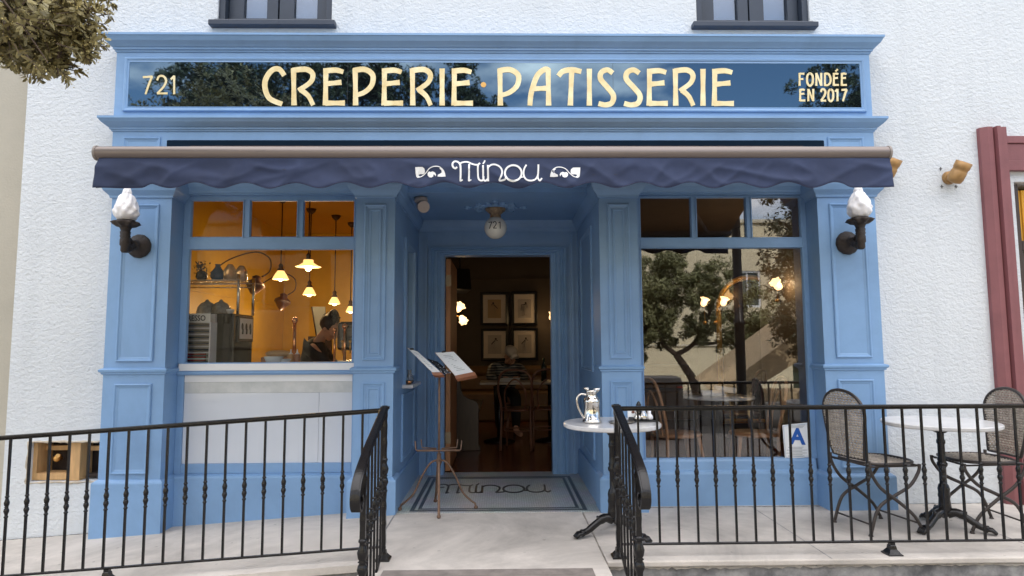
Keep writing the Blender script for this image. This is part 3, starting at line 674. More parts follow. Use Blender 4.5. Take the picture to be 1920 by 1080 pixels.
GL = {
 'C': [[(0.98, 0.80), (0.75, 0.97), (0.42, 0.95), (0.12, 0.72), (0.08, 0.45), (0.30, 0.18), (0.88, 0.03)]],
 'R': [[(0.12, 0.0), (0.10, 1.0)], [(0.06, 0.94), (0.62, 0.97), (0.90, 0.84), (0.80, 0.62), (0.30, 0.40)], [(0.40, 0.42), (0.72, 0.25), (0.92, 0.0)]],
 'E': [[(0.10, 0.0), (0.12, 1.0)], [(0.10, 0.93), (0.55, 0.95), (0.88, 0.90)], [(0.12, 0.58), (0.80, 0.62)], [(0.10, 0.06), (0.95, 0.06)]],
 'P': [[(0.14, 0.0), (0.12, 1.0)], [(0.06, 0.94), (0.55, 0.97), (0.90, 0.82), (0.86, 0.55), (0.55, 0.36), (0.20, 0.28)]],
 'I': [[(0.5, 0.0), (0.5, 1.0)]],
 'A': [[(0.10, 0.0), (0.16, 0.35), (0.40, 0.80), (0.72, 0.98), (0.90, 0.95)], [(0.88, 0.0), (0.86, 1.0)], [(0.15, 0.45), (0.86, 0.47)]],
 'T': [[(0.0, 0.80), (0.20, 0.93), (0.60, 0.97), (1.0, 0.92)], [(0.52, 0.0), (0.58, 0.95)]],
 'S': [[(0.85, 0.88), (0.55, 0.97), (0.22, 0.90), (0.18, 0.72), (0.55, 0.50), (0.88, 0.28), (0.80, 0.08), (0.45, 0.02), (0.06, 0.06)]],
 'F': [[(0.10, 0.0), (0.10, 1.0)], [(0.10, 0.94), (0.9, 0.94)], [(0.10, 0.52), (0.72, 0.52)]],
 'O': [[(0.5, 1.0), (0.15, 0.82), (0.08, 0.5), (0.15, 0.18), (0.5, 0.0), (0.85, 0.18), (0.92, 0.5), (0.85, 0.82), (0.5, 1.0)]],
 'N': [[(0.12, 0.0), (0.12, 1.0)], [(0.12, 0.98), (0.88, 0.02)], [(0.88, 0.0), (0.88, 1.0)]],
 'D': [[(0.12, 0.0), (0.12, 1.0)], [(0.05, 0.94), (0.60, 0.92), (0.92, 0.60), (0.88, 0.25), (0.50, 0.05), (0.05, 0.05)]],
 '7': [[(0.05, 0.92), (0.5, 0.93), (0.95, 0.96)], [(0.93, 0.97), (0.60, 0.5), (0.30, 0.0)]],
 '2': [[(0.08, 0.75), (0.25, 0.96), (0.60, 0.97), (0.85, 0.75), (0.65, 0.42), (0.10, 0.05)], [(0.08, 0.05), (0.98, 0.05)]],
 '1': [[(0.15, 0.80), (0.55, 0.98)], [(0.55, 1.0), (0.55, 0.0)]],
 '0': [[(0.5, 1.0), (0.15, 0.82), (0.08, 0.5), (0.15, 0.18), (0.5, 0.0), (0.85, 0.18), (0.92, 0.5), (0.85, 0.82), (0.5, 1.0)]],
 'q': [[(0.2, 0.0), (0.8, 1.0)]]}
def glyph(mb, ch, px0, px1, py0, py1, wpx, Y=-0.0108):
    "px box of one letter, strokes wpx pixels wide"
    for i, st in enumerate(GL[ch]):
        pts = [(px0+u*(px1-px0), py1+(py0-py1)*v) for u, v in st]
        curved = len(pts) > 2
        if curved: pts = [(p_.x, p_.y) for p_ in catmull([(a_, b_, 0) for a_, b_ in pts], 6)]
        nn = len(pts); ww = [wpx*(1.0+0.10*math.sin(3.1*k/nn+i)) for k in range(nn)]
        if not curved: 
            mid = ((pts[0][0]+pts[1][0])/2, (pts[0][1]+pts[1][1])/2); pts = [pts[0], mid, pts[1]]; ww = [wpx*1.12, wpx*0.92, wpx*1.1]
        def mf(u, v, t):
            q_ = at(u, v, Y); q_.y = Y-t; return q_
        ribbon(mb, pts, ww, mf, 0.0, 0.0022+0.0005*i)
line = [('C', 493, 535), ('R', 545, 592), ('E', 605, 650), ('P', 660, 704), ('E', 715, 759), ('R', 768, 812), ('I', 820, 838), ('E', 846, 890), ('P', 931, 977), ('A', 988, 1035), ('T', 1046, 1091), ('I', 1096, 1114), ('S', 1119, 1155), ('S', 1167, 1205), ('E', 1212, 1255), ('R', 1261, 1304), ('I', 1309, 1327), ('E', 1334, 1379)]
for ch, a_, b_ in line:
    m = MB(); f_ = (a_-493)/886; y0_, y1_ = 128+1.5*f_, 197.5+1*f_
    glyph(m, ch, a_+1, b_-1, y0_, y1_, 9.2); m.build('gold_letter', GOLD, sg)
m = MB(); cc = at(906.5, 159, -0.0108); m.tube([cc, cc+Vector((0, -0.0025, 0))], 0.021, 20); m.build('gold_dot', BRASS, sg)
for ch, a_, b_ in (('7', 267, 287), ('2', 293, 315), ('1', 318, 334)):
    m = MB(); glyph(m, ch, a_, b_, 142, 177, 3.6); m.build('gold_numeral', GOLD, sg)
for ch, a_, b_ in (('F', 1498, 1509), ('O', 1512, 1525), ('N', 1529, 1541), ('D', 1545, 1558), ('E', 1562, 1573), ('E', 1577, 1588), ):
    m = MB(); glyph(m, ch, a_, b_, 137, 161, 3.6); m.build('small_gold_letter', GOLD, sg)
m = MB(); glyph(m, 'q', 1565, 1572, 130, 134, 3); m.build('accent', GOLD, sg)
for ch, a_, b_ in (('E', 1499, 1510), ('N', 1514, 1526), ('2', 1538, 1549), ('0', 1552, 1563), ('1', 1564, 1575), ('7', 1577, 1588)):
    m = MB(); glyph(m, ch, a_, b_, 167, 190, 3.6); m.build('small_gold_letter', GOLD, sg)
# =====================================================================
# AWNING
# =====================================================================
aw = thing('awning', 'navy canvas awning with brown front bar and scalloped lettered valance', 'awning', (0, -0.5, 2.6))
AX0, AX1, AY = -2.300, 2.330, -1.12
def wr(x, z):
    k = min(1, (2.315-z)/0.06)
    v = 0.020*noise.noise(Vector((x*1.7+z*3, z*4, 1.7)))+0.015*(1-min(1, 2.2*abs(noise.noise(Vector((x*3.1+z*5, z*5-x*1.2, 4.1))))))**1.6+0.009*(1-min(1, 2.5*abs(noise.noise(Vector((x*5-z*7, z*4+x, 8.3))))))**2+0.003*noise.noise(Vector((x*20, z*14, 9)))
    hem = 0.10*0
    return AY-0.012-max(0, k)*v
def vbot(x):
    k = max(0.0, min(1.0, (x-AX0-0.27)/0.05))*max(0.0, min(1.0, (AX1-0.23-x)/0.05))
    return 2.150+0.0172*math.cos((x-AX0)/0.2875*2*math.pi+0.3)*k-0.016*(1-k)
m = MB(); NX, NZ = 420, 16; vs = []
for i in range(NX+1):
    x = AX0+(AX1-AX0)*i/NX
    for j in range(NZ+1):
        z = 2.312+(vbot(x)-2.312)*j/NZ; vs.append((x-0.02*(1-i/NX)*(j/NZ)*(i < 3), wr(x, z), z))
m.add(vs, [(i*(NZ+1)+j, (i+1)*(NZ+1)+j, (i+1)*(NZ+1)+j+1, i*(NZ+1)+j+1) for i in range(NX) for j in range(NZ)], True)
o = m.build('valance', NAVY, aw); sm_ = o.modifiers.new('thick', 'SOLIDIFY'); sm_.thickness = 0.002; sm_.offset = 1
m = MB()
m.tube([Vector((x, wr(x, vbot(x))-0.001, vbot(x))) for x in [AX0+(AX1-AX0)*i/300 for i in range(301)]], 0.0028, 6); m.build('hem', mat('dark_hem', (0.03, 0.035, 0.08), 0.9), aw)
m = MB()
for x in (-1.595, -0.03, 1.52): m.tube([Vector((x, wr(x, z)-0.0008, z)) for z in [2.305-0.15*i/10 for i in range(11)]], 0.0012, 5)
rs = random.Random(5)
for _ in range(16):
    x = rs.uniform(AX0+0.1, AX1-0.1); z = rs.choice([2.30, 2.24, 2.21]); m.tube([Vector((x, wr(x, z)-0.001, z)), Vector((x+0.02, wr(x+0.02, z)-0.001, z))], 0.0015, 5)
m.build('seam_stitching', INK, aw)
# fabric slope with seams
m = MB()
for i in range(8):
    xa = AX0+(AX1-AX0)*i/8; xb = AX0+(AX1-AX0)*(i+1)/8
    m.hexa([(xa, AY+0.02, 2.340), (xb, AY+0.02, 2.340), (xb, -0.03, 2.735), (xa, -0.03, 2.735)], (0, 0, -0.003))
m.build('canopy', mat('navy_canopy', (0.19, 0.10, 0.045), 0.9, var=0.1), aw)
m = MB(); 
pr = []
for k in range(13):
    a_ = R(-95+15.5*k*1.0); pr.append((AY+0.005-0.036*math.cos(a_), 2.347+0.039*math.sin(a_)))
pr += [(AY+0.05, 2.382), (AY+0.05, 2.314)]; n_ = len(pr)
m.add([(x, y, z) for x in (AX0-0.02, AX1-0.005) for (y, z) in pr], [tuple(range(n_)), tuple(range(n_, 2*n_))[::-1]]+[(i, (i+1) % n_, n_+(i+1) % n_, n_+i) for i in range(n_)], False)
fb = m.build('front_bar', BARM, aw)
for i_, p_ in enumerate(fb.data.polygons):
    if len(p_.vertices) == 4: p_.use_smooth = True
fb.data.set_sharp_from_angle(angle=R(40)) if hasattr(fb.data, 'set_sharp_from_angle') else None
for x in (AX0-0.033, AX1-0.004):
    m = MB(); pr2 = [(AY+0.005+(y-AY-0.005)*1.1, 2.347+(z-2.347)*1.12) for (y, z) in pr]
    m.add([(xx, y, z) for xx in (x, x+0.013) for (y, z) in pr2], [tuple(range(n_)), tuple(range(n_, 2*n_))[::-1]]+[(i, (i+1) % n_, n_+(i+1) % n_, n_+i) for i in range(n_)]); m.build('end_cap', mat('taupe_plastic', (0.27, 0.235, 0.21), 0.5), aw, bevel=0.002)
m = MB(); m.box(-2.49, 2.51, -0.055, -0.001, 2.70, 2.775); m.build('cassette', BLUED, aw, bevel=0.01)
for x in (-2.1, 0.0, 2.1):
    m = MB(); m.tube([(x, -0.03, 2.68), (x+0.35*(1 if x < 1 else -1), -0.5, 2.50), (x, -1.07, 2.335)], 0.016, 8, smooth=False); m.build('folding_arm', BARM, aw)
def vmap(u, v, t):
    q_ = at(760+u/5.486, 290+v/5.486, AY-0.02); q_.y = wr(q_.x, q_.z)-t; return q_
m = MB(); minou(m, vmap, 0.004, 0.0014); 
CR1 = [(103, 132), (140, 131), (178, 132), (198, 148), (203, 170), (200, 192), (180, 203), (160, 200), (140, 205), (136, 214), (150, 226), (150, 238), (128, 240), (112, 226), (106, 190)]
CR3 = [(352, 148), (380, 145), (398, 165), (410, 195), (416, 230), (375, 233), (334, 230), (336, 212), (355, 203), (376, 188), (372, 165)]
def mir(p): return [(1903-a_, b_) for a_, b_ in p]
for fn in (lambda p: p, mir):
    blob(m, fn(CR1), vmap, 0.004, 0.003); blob(m, fn(CR3), vmap, 0.004, 0.0058)
    ribbon(m, catmull([(a_, b_, 0) for a_, b_ in fn([(138, 234), (175, 222), (215, 188), (250, 150), (295, 130), (345, 130), (380, 152)])], 7), 9, vmap, 0.004, 0.0061)
    blob(m, fn([(230, 195), (245, 178), (262, 185), (285, 178), (308, 190), (318, 212), (312, 228), (300, 208), (290, 212), (290, 230), (270, 241), (246, 236), (232, 218)]), vmap, 0.004, 0.0064)
m.build('valance_lettering', mat('white_print', (0.85, 0.86, 0.86), 0.7, var=0.02), aw)
# =====================================================================
# RAILINGS
# =====================================================================
KN = [(0.0065, -0.062), (0.011, -0.058), (0.0115, -0.052), (0.007, -0.048), (0.009, -0.038), (0.0145, -0.022), (0.012, -0.010), (0.008, -0.004), (0.0125, 0.0), (0.008, 0.004), (0.012, 0.010), (0.0145, 0.026), (0.009, 0.044), (0.007, 0.052), (0.0115, 0.056), (0.011, 0.062), (0.0065, 0.066)]
def bal_mesh(z0, z1, zk, k=1.0, sq=0.0058):
    m = MB(); m.box(-sq, sq, -sq, sq, z0, z1); m.lathe([(r*k, zk+z*k) for r, z in KN], (0, 0, 0), 12); return m
def copies(proto, parent, locs):
    out = [proto]; proto.location = locs[0]
    for l in locs[1:]:
        c = proto.copy(); C.objects.link(c); c.parent = parent; c.location = l; out.append(c)
    return out
def foot(mb, x, y, z):
    mb.add([(x+a*s, y+b*s, z+h) for s, h in ((0.042, 0), (0.042, 0.008), (0.034, 0.014), (0.020, 0.034), (0.017, 0.052), (0.014, 0.056), (0.014, 0.07)) for a, b in ((-1, -1), (1, -1), (1, 1), (-1, 1))],
           [(i*4+k, i*4+(k+1) % 4, i*4+4+(k+1) % 4, i*4+4+k) for i in range(6) for k in range(4)]+[(3, 2, 1, 0)])
RY = -1.0
def railbar(mb, xa, za, xb, zb, w, h):
    mb.add([(x, RY+s*w/2, z+dz) for (x, z) in ((xa, za), (xb, zb)) for (s, dz) in ((-1, 0), (1, 0), (1, h*0.7), (0.6, h), (-0.6, h), (-1, h*0.7))],
           [(i, (i+1) % 6, 6+(i+1) % 6, 6+i) for i in range(6)]+[(5, 4, 3, 2, 1, 0), (6, 7, 8, 9, 10, 11)])
def side_rail(nm, label, x0, x1, slope, n, foots):
    t = thing(nm, label, 'railing', ((x0+x1)/2, RY, 0))
    zf = (lambda x: 0.0) if not slope else (lambda x: -0.065*max(0, -0.66-x))
    m = MB(); railbar(m, x0, zf(x0)+0.832, x1, zf(x1)+0.832, 0.026, 0.010); railbar(m, x0, zf(x0)+0.843, x1, zf(x1)+0.843, 0.040, 0.015); m.build('top_rail', IRON, t)
    m = MB(); railbar(m, x0, zf(x0)+0.066, x1, zf(x1)+0.066, 0.013, 0.013); 
    # rope twist of the bottom rail
    L_ = abs(x1-x0); k_ = int(L_/0.02)
    m.build('bottom_rail', IRON, t)
    s = 1 if x1 > x0 else -1; sp = 0.1121
    pr = bal_mesh(0.075, 0.835, 0.452).build('baluster', IRON, t)
    for p_ in pr.data.vertices: p_.co += t.location
    copies(pr, t, [(x0+s*sp*(i+1)-t.location.x, 0, zf(x0+s*sp*(i+1))) for i in range(n)])
    for fx in foots:
        m = MB(); foot(m, fx, RY, zf(fx)-0.002); m.build('foot', IRON, t)
    return t
side_rail('ramp_railing', 'black iron railing sloping down along the ramp on the left', -0.672, -3.75, True, 26, [-2.215])
side_rail('porch_railing', 'level black iron railing in front of the outdoor table and wicker chairs', 0.715, 4.4, False, 32, [2.29])
def stair_rail(label, x):
    t = thing('stair_railing', label, 'railing', (x, -1.35, 0), 'pair of stair railings beside the entrance step')
    mf = lambda u, v, tt: Vector((x+tt, u, v))
    path = catmull([(a_, b_, 0) for a_, b_ in [(-1.0, 0.862), (-1.2, 0.79), (-1.42, 0.715), (-1.58, 0.65), (-1.68, 0.60), (-1.735, 0.545), (-1.745, 0.49), (-1.715, 0.452), (-1.675, 0.455), (-1.655, 0.485), (-1.672, 0.512)]], 6)
    m = MB(); ribbon(m, path, 0.014, mf, -0.024, 0.024); ribbon(m, [(p.x, p.y+0.006) for p in path[:38]], 0.012, mf, -0.017, 0.017); m.build('top_rail', IRON, t, bevel=0.003)
    m = MB(); ribbon(m, [(-1.0, 0.075), (-1.56, -0.14)], 0.013, mf, -0.007, 0.007); m.build('bottom_rail', IRON, t)
    for k in range(5):
        y = -1.095-k*0.088; zt = 0.862-0.34*(-1.0-y)-0.008; zb = 0.075-0.384*(-1.0-y)
        m = bal_mesh(zb, zt, zb+0.378); m.v = [Vector((p.x+x, p.y+y, p.z)) for p in m.v]; m.build('baluster', IRON, t)
    def post(y, z0, z1, zk, k):
        m = MB(); rg_ = random.Random(int(y*100)); n_ = 26; vs = []
        for i in range(n_+1):
            z = z0+(z1-z0)*i/n_; h = 0.0135*(1+0.10*math.sin(i*2.3)+rg_.uniform(-.03, .03))
            vs += [(x+a*h, y+b*h, z) for a, b in ((-1, -1), (1, -1), (1, 1), (-1, 1))]
        m.add(vs, [(i*4+q, i*4+(q+1) % 4, i*4+4+(q+1) % 4, i*4+4+q) for i in range(n_) for q in range(4)]+[(3, 2, 1, 0), (n_*4, n_*4+1, n_*4+2, n_*4+3)])
        m.lathe([(r*k, zk+z*k*0.9) for r, z in KN], (x, y, 0), 14)
        if z0 > -0.1: foot(m, x, y, 0.0)
        m.build('post', IRON, t)
    post(-1.0, 0.0, 0.85, 0.47, 1.75); post(-1.56, -0.17, 0.655, 0.17, 1.9)
    m = MB(); m.box(x-0.024, x+0.024, -1.024, -0.976, 0.851, 0.868); m.build('cap_plate', IRON, t, bevel=0.003)
    return t
stair_rail('stair railing left of the step, beside the music stand', -0.655)
stair_rail('stair railing right of the step, in front of the thermos table', 0.70)
# =====================================================================
# OUTDOOR TABLES
# =====================================================================
def bistro_table(label, x, y, z, R_, a0, plate=False):
    t = thing('bistro_table', label, 'table', (x, y, 0), 'marble topped bistro tables on the porch')
    m = MB(); m.lathe([(0.001, z-0.028), (R_-0.006, z-0.028), (R_, z-0.022), (R_, z-0.006), (R_-0.006, z), (0.001, z)], (x, y, 0), 48, smooth=False)
    m.build('table_top', MARBLE, t)
    m = MB()
    if plate: m.box(x-0.17, x+0.17, y-0.03, y+0.03, z-0.043, z-0.0285); m.box(x-0.03, x+0.03, y-0.17, y+0.17, z-0.0435, z-0.029); m.lathe([(0.03, z-0.075), (0.075, z-0.044)], (x, y, 0), 16)
    else: m.lathe([(0.025, z-0.075), (0.05, z-0.06), (0.11, z-0.04), (0.11, z-0.0285)], (x, y, 0), 20)
    pf = [(0.034, 0.115), (0.040, 0.13), (0.036, 0.16), (0.033, 0.20), (0.037, 0.215), (0.033, 0.235), (0.036, 0.26), (0.030, 0.285), (0.022, 0.295), (0.0215, 0.40), (0.030, 0.41), (0.032, 0.425), (0.024, 0.438), (0.028, 0.45), (0.022, 0.462), (0.021, 0.55), (0.026, 0.558), (0.026, 0.575), (0.021, 0.585), (0.021, 0.63), (0.032, 0.64), (0.034, z-0.055), (0.028, z-0.05)]
    m.lathe(pf, (x, y, 0), 18)
    m.build('column', IRON, t)
    for k in range(3):
        a = R(a0+120*k); d = Vector((math.cos(a), math.sin(a), 0)); m = MB(); c = Vector((x, y, 0))
        m.tube(catmull([c+d*0.01+Vector((0, 0, 0.10)), c+d*0.06+Vector((0, 0, 0.115)), c+d*0.12+Vector((0, 0, 0.085)), c+d*0.18+Vector((0, 0, 0.045)), c+d*0.225+Vector((0, 0, 0.032))], 4),
               [0.03]*3+[0.028]*4+[0.022]*5+[0.02]*3+[0.024]*2, 10)
        # claw foot: four toes
        e = Vector((-d.y, d.x, 0))
        for q in (-1.5, -0.5, 0.5, 1.5): m.tube([c+d*0.20+e*q*0.006+Vector((0, 0, 0.036)), c+d*0.245+e*q*0.011+Vector((0, 0, 0.030)), c+d*0.268+e*q*0.013+Vector((0, 0, 0.010))], [0.015, 0.0125, 0.008], 8)
        m.tube([c+d*0.10+Vector((0, 0, 0.10)), c+d*0.115+Vector((0, 0, 0.13))], [0.02, 0.006], 8)
        m.build('claw_leg', IRON, t)
    return t
TZ = 0.716
bistro_table('small round marble table by the entrance carrying the silver thermos', 0.745, -0.58, TZ, 0.315, 195)
bistro_table('round marble table between the two wicker chairs', 2.945, -0.52, 0.70, 0.345, 205, True)
# thermos
c = at(1110, 786, -0.60); cx, cy = c.x, -0.60
t = thing('thermos_jug', 'polished silver thermos jug on the marble table', 'jug', (cx, cy, TZ), None)
m = MB(); z = TZ+0.001
m.lathe([(0.050, z), (0.060, z+0.002), (0.061, z+0.012), (0.055, z+0.016), (0.056, z+0.024), (0.0505, z+0.03), (0.0505, z+0.125), (0.053, z+0.13), (0.053, z+0.142), (0.044, z+0.155), (0.032, z+0.168), (0.031, z+0.185), (0.037, z+0.196), (0.038, z+0.206), (0.030, z+0.212), (0.001, z+0.218)], (cx, cy, 0), 36); m.build('body', SILVER, t)
m = MB(); m.tube(catmull([(cx-0.034, cy, z+0.178), (cx-0.07, cy, z+0.183), (cx-0.096, cy, z+0.155), (cx-0.09, cy, z+0.10), (cx-0.062, cy, z+0.045), (cx-0.052, cy, z+0.03)], 6), 0.0075, 10); m.build('handle', SILVER, t)
m = MB(); m.tube([(cx-0.02, cy, z+0.216), (cx-0.05, cy, z+0.222)], [0.012, 0.006], 8); m.tube([(cx+0.015, cy, z+0.20), (cx+0.055, cy, z+0.217)], [0.022, 0.008], 8, flat=0.5); m.build('lid', SILVER, t)
# tray, card holder, cruet set, black pepper mill
c = at(1255-60, 787, -0.56)
t = thing('small_tray', 'small round metal tray beside the thermos jug', 'tray', (0.80, -0.62, TZ))
m = MB(); m.lathe([(0.001, TZ+0.001), (0.07, TZ+0.001), (0.082, TZ+0.010), (0.084, TZ+0.010), (0.072, TZ+0.004), (0.001, TZ+0.004)], (0.80, -0.62, 0), 28); m.build('dish', mat('old_silver', (0.45, 0.38, 0.30), 0.3, 0.9, var=0.3), t)
t = thing('card_holder', 'folded white card standing on the marble table', 'card', (0.90, -0.52, TZ))
m = MB(); m.hexa([(0.855, -0.55, TZ+0.012), (0.93, -0.56, TZ+0.012), (0.925, -0.535, TZ+0.095), (0.86, -0.525, TZ+0.095)], (0, 0.002, 0)); m.build('card', PAPER, t)
m = MB(); m.hexa([(0.855, -0.561, TZ+0.002), (0.935, -0.571, TZ+0.002), (0.932, -0.566, TZ+0.03), (0.862, -0.556, TZ+0.03)], (0, 0.03, 0)); m.build('base', BLACKP, t)
m = MB(); m.sphere((0.893, -0.543, TZ+0.06), 0.009, 8, 6, (1.3, 0.2, 1)); m.build('printed_mark', mat('brown_ink', (0.2, 0.08, 0.05), 0.6), t)
t = thing('condiment_set', 'chrome caddy of glass bottles on the marble table behind the rail', 'condiments', (0.985, -0.56, TZ))
m = MB(); m.box(0.88, 1.03, -0.60, -0.50, TZ+0.001, TZ+0.008); m.build('tray', BLACKP, t, bevel=0.003)
for (dx, dy, h, mt) in ((0.0, 0, 0.075, SILVER), (0.04, 0.02, 0.06, FROST), (-0.045, -0.01, 0.055, SILVER)):
    m = MB(); q = (0.96+dx, -0.555+dy, 0); m.lathe([(0.02, TZ+0.009), (0.026, TZ+0.02), (0.024, TZ+h*0.6), (0.012, TZ+h*0.85), (0.014, TZ+h+0.01), (0.001, TZ+h+0.018)], q, 16); m.build('shaker', mt, t)
m = MB(); m.lathe([(0.018, TZ+0.009), (0.016, TZ+0.05), (0.02, TZ+0.07), (0.012, TZ+0.085), (0.018, TZ+0.105), (0.008, TZ+0.125), (0.001, TZ+0.13)], (0.935, -0.52, 0), 14); m.build('pepper_mill', BLACKP, t)
# =====================================================================
# WICKER CHAIRS
# =====================================================================
def wicker_chair(label):
    "origin on the floor under the seat centre, sitter faces +x"
    t = thing('wicker_chair', label, 'chair', (0, 0, 0), 'wicker bistro chairs around the porch table')
    def hw(v):   # half width of the back at height v 0..1
        if v < 0.62: return 0.145+0.052*(v/0.62)**0.8
        k = (v-0.62)/0.38; return 0.197*math.sqrt(max(0, 1-k**2.4))
    def bp(u, v):
        return Vector((-0.175-0.085*v+0.025*v*v*2-0.02*(1-(u/0.2)**2), u, 0.47+0.44*v))
    m = MB(); out = []
    vv = [0, .1, .2, .3, .4, .5, .6, .68, .76, .84, .90, .95, .98, 1.0]
    pts = [bp(-hw(v), v) for v in vv]+[bp(hw(v), v) for v in vv[::-1][1:]]
    m.tube(catmull(pts, 3), 0.0105, 8); m.tube(catmull([bp(-hw(0)*1, 0), bp(0, 0), bp(hw(0), 0)], 4), 0.008, 8)
    m.build('back_frame', CHAIRM, t)
    m = MB(); n = 0
    # woven panel: strands one over the other
    for i in range(27):
        v = 0.02+0.96*i/26; h = hw(v)-0.006
        if h < 0.02: continue
        k = max(4, int(h*2/0.0145)); ps = []
        for j in range(k+1):
            u = -h+2*h*j/k; p = bp(u, v); p.x += 0.003*(1 if (i+j) % 2 else -1); ps.append(p)
        m.tube(ps, 0.0056, 4, cap=False)
    for j in range(-13, 14):
        u = j*0.0145; ps = []
        for i in range(54):
            v = i/53
            if hw(v)-0.004 > abs(u):
                p = bp(u, v); p.x += 0.003*(1 if (i//2+j) % 2 else -1); ps.append(p)
        if len(ps) > 3: m.tube(ps, 0.0042, 4, cap=False)
    m.build('woven_back', RATTAN, t, merge=False)
    # seat
    m = MB(); SP = []
    for k in range(28):
        a = 2*math.pi*k/28; ca, sa = math.cos(a), math.sin(a); e = 0.7
        SP.append(Vector((0.012+0.195*math.copysign(abs(ca)**e, ca), 0.19*math.copysign(abs(sa)**e, sa), 0.445)))
    m.tube(SP, 0.010, 8, closed=True); m.build('seat_frame', CHAIRM, t)
    m = MB()
    for i in range(26):
        x = -0.17+0.365*i/25; r_ = max(0.0, 1-abs((x-0.012)/0.195)**(2/0.7)); w_ = 0.19*r_**(0.35)-0.004
        if w_ < 0.03: continue
        k = int(w_*2/0.0145); m.tube([(x, -w_+2*w_*j/k, 0.447-0.010*(1-((-w_+2*w_*j/k)/0.19)**2)+0.0025*(1 if (i+j) % 2 else -1)) for j in range(k+1)], 0.0058, 4, cap=False)
    for j in range(-12, 13):
        y = j*0.0148; r_ = max(0.0, 1-abs(y/0.19)**(2/0.7)); l_ = 0.195*r_**0.35-0.004
        if l_ < 0.03: continue
        k = int(l_*2/0.0145); m.tube([(0.012-l_+2*l_*i/k, y, 0.447-0.010*(1-(y/0.19)**2)+0.0025*(-1 if (i+j) % 2 else 1)) for i in range(k+1)], 0.0045, 4, cap=False)
    m.build('woven_seat', RATTAN, t, merge=False)
    for s in (-1, 1):
        y = s*0.182
        m = MB(); m.tube(catmull([(-0.185, y, 0.47), (-0.175, y, 0.40), (-0.11, y, 0.30), (0.02, y, 0.205), (0.13, y, 0.11), (0.185, y, 0.015)], 5), 0.0088, 8, flat=1.3); m.tube([(0.187, y, 0.0), (0.186, y, 0.014)], [0.016, 0.010], 8); m.build('leg', CHAIRM, t)
        m = MB(); y2 = s*0.168; m.tube(catmull([(0.20, y2, 0.435), (0.19, y2, 0.385), (0.12, y2, 0.30), (0.0, y2, 0.24), (-0.12, y2, 0.17), (-0.185, y2, 0.015)], 5), 0.0088, 8, flat=1.3); m.tube([(-0.187, y2, 0.0), (-0.186, y2, 0.014)], [0.016, 0.010], 8); m.build('leg', CHAIRM, t)
    for p0_, p1_, r_ in (((0.16, -0.182, 0.065), (0.16, 0.182, 0.065), 0.006), ((-0.165, -0.168, 0.065), (-0.165, 0.168, 0.065), 0.006), ((-0.17, -0.19, 0.435), (-0.17, 0.19, 0.435), 0.008), ((0.19, -0.165, 0.425), (0.19, 0.165, 0.425), 0.007), ((-0.17, -0.165, 0.43), (0.19, -0.15, 0.42), 0.006), ((-0.17, 0.165, 0.43), (0.19, 0.15, 0.42), 0.006)):
        m = MB(); m.tube([p0_, p1_], r_, 6); m.build('stretcher', CHAIRM, t)
    return t
wc = wicker_chair('wicker chair in front of the right blue pilaster, facing right')
wc.location = (2.52, -0.46, 0); wc.rotation_euler = (0, 0, R(10))
dup(wc, (3.24, -0.44, 0), R(178), 'wicker chair at the right edge, facing left towards the table')
# dark post of something standing behind the right chair
# =====================================================================
# MENU STAND
# =====================================================================
t = thing('menu_stand', 'rusty iron music stand holding two menus in the doorway', 'menu stand', (-0.44, 0.06, 0))
bx, by = -0.44, 0.06
m = MB(); m.tube([(bx, by, 0.30), (bx, by, 1.03)], 0.0085, 8); m.tube([(bx-0.004, by-0.004, 0.42), (bx+0.003, by-0.004, 0.98)], 0.004, 6); m.lathe([(0.012, 0.33), (0.022, 0.36), (0.014, 0.40), (0.018, 0.41), (0.009, 0.43)], (bx, by, 0), 12); m.build('pole', RUST, t)
for (dx, dy) in ((-0.285, 0.02), (0.27, 0.05), (0.02, -0.20), (-0.05, 0.26)):
    m = MB(); c = Vector((bx, by, 0)); d = Vector((dx, dy, 0))
    m.tube(catmull([c+Vector((0, 0, 0.375)), c+d*0.22+Vector((0, 0, 0.35)), c+d*0.45+Vector((0, 0, 0.25)), c+d*0.65+Vector((0, 0, 0.13)), c+d*0.88+Vector((0, 0, 0.065)), c+d*0.98+Vector((0, 0, 0.045)), c+d*1.0+Vector((0, 0, 0.022))], 5), 0.0075, 8, flat=1.3)
    m.sphere(c+d*1.01+Vector((0, 0, 0.016)), 0.015, 10, 8); m.build('leg', RUST, t)
m = MB()
for s in (-1, 1):
    m.tube([(bx+s*0.02, by-0.02, 0.455), (bx+s*0.155, by-0.045, 0.45), (bx+s*0.165, by-0.045, 0.455), (bx+s*0.172, by-0.045, 0.52)], 0.0045, 6); m.tube([(bx+s*0.02, by+0.02, 0.455), (bx+s*0.13, by+0.03, 0.458), (bx+s*0.137, by+0.03, 0.52)], 0.0045, 6)
m.tube([(bx-0.16, by-0.04, 0.447), (bx+0.16, by-0.04, 0.447)], 0.006, 6); m.build('tray_arms', RUST, t)
def V3(px, py, Y): return at(px, py, Y)
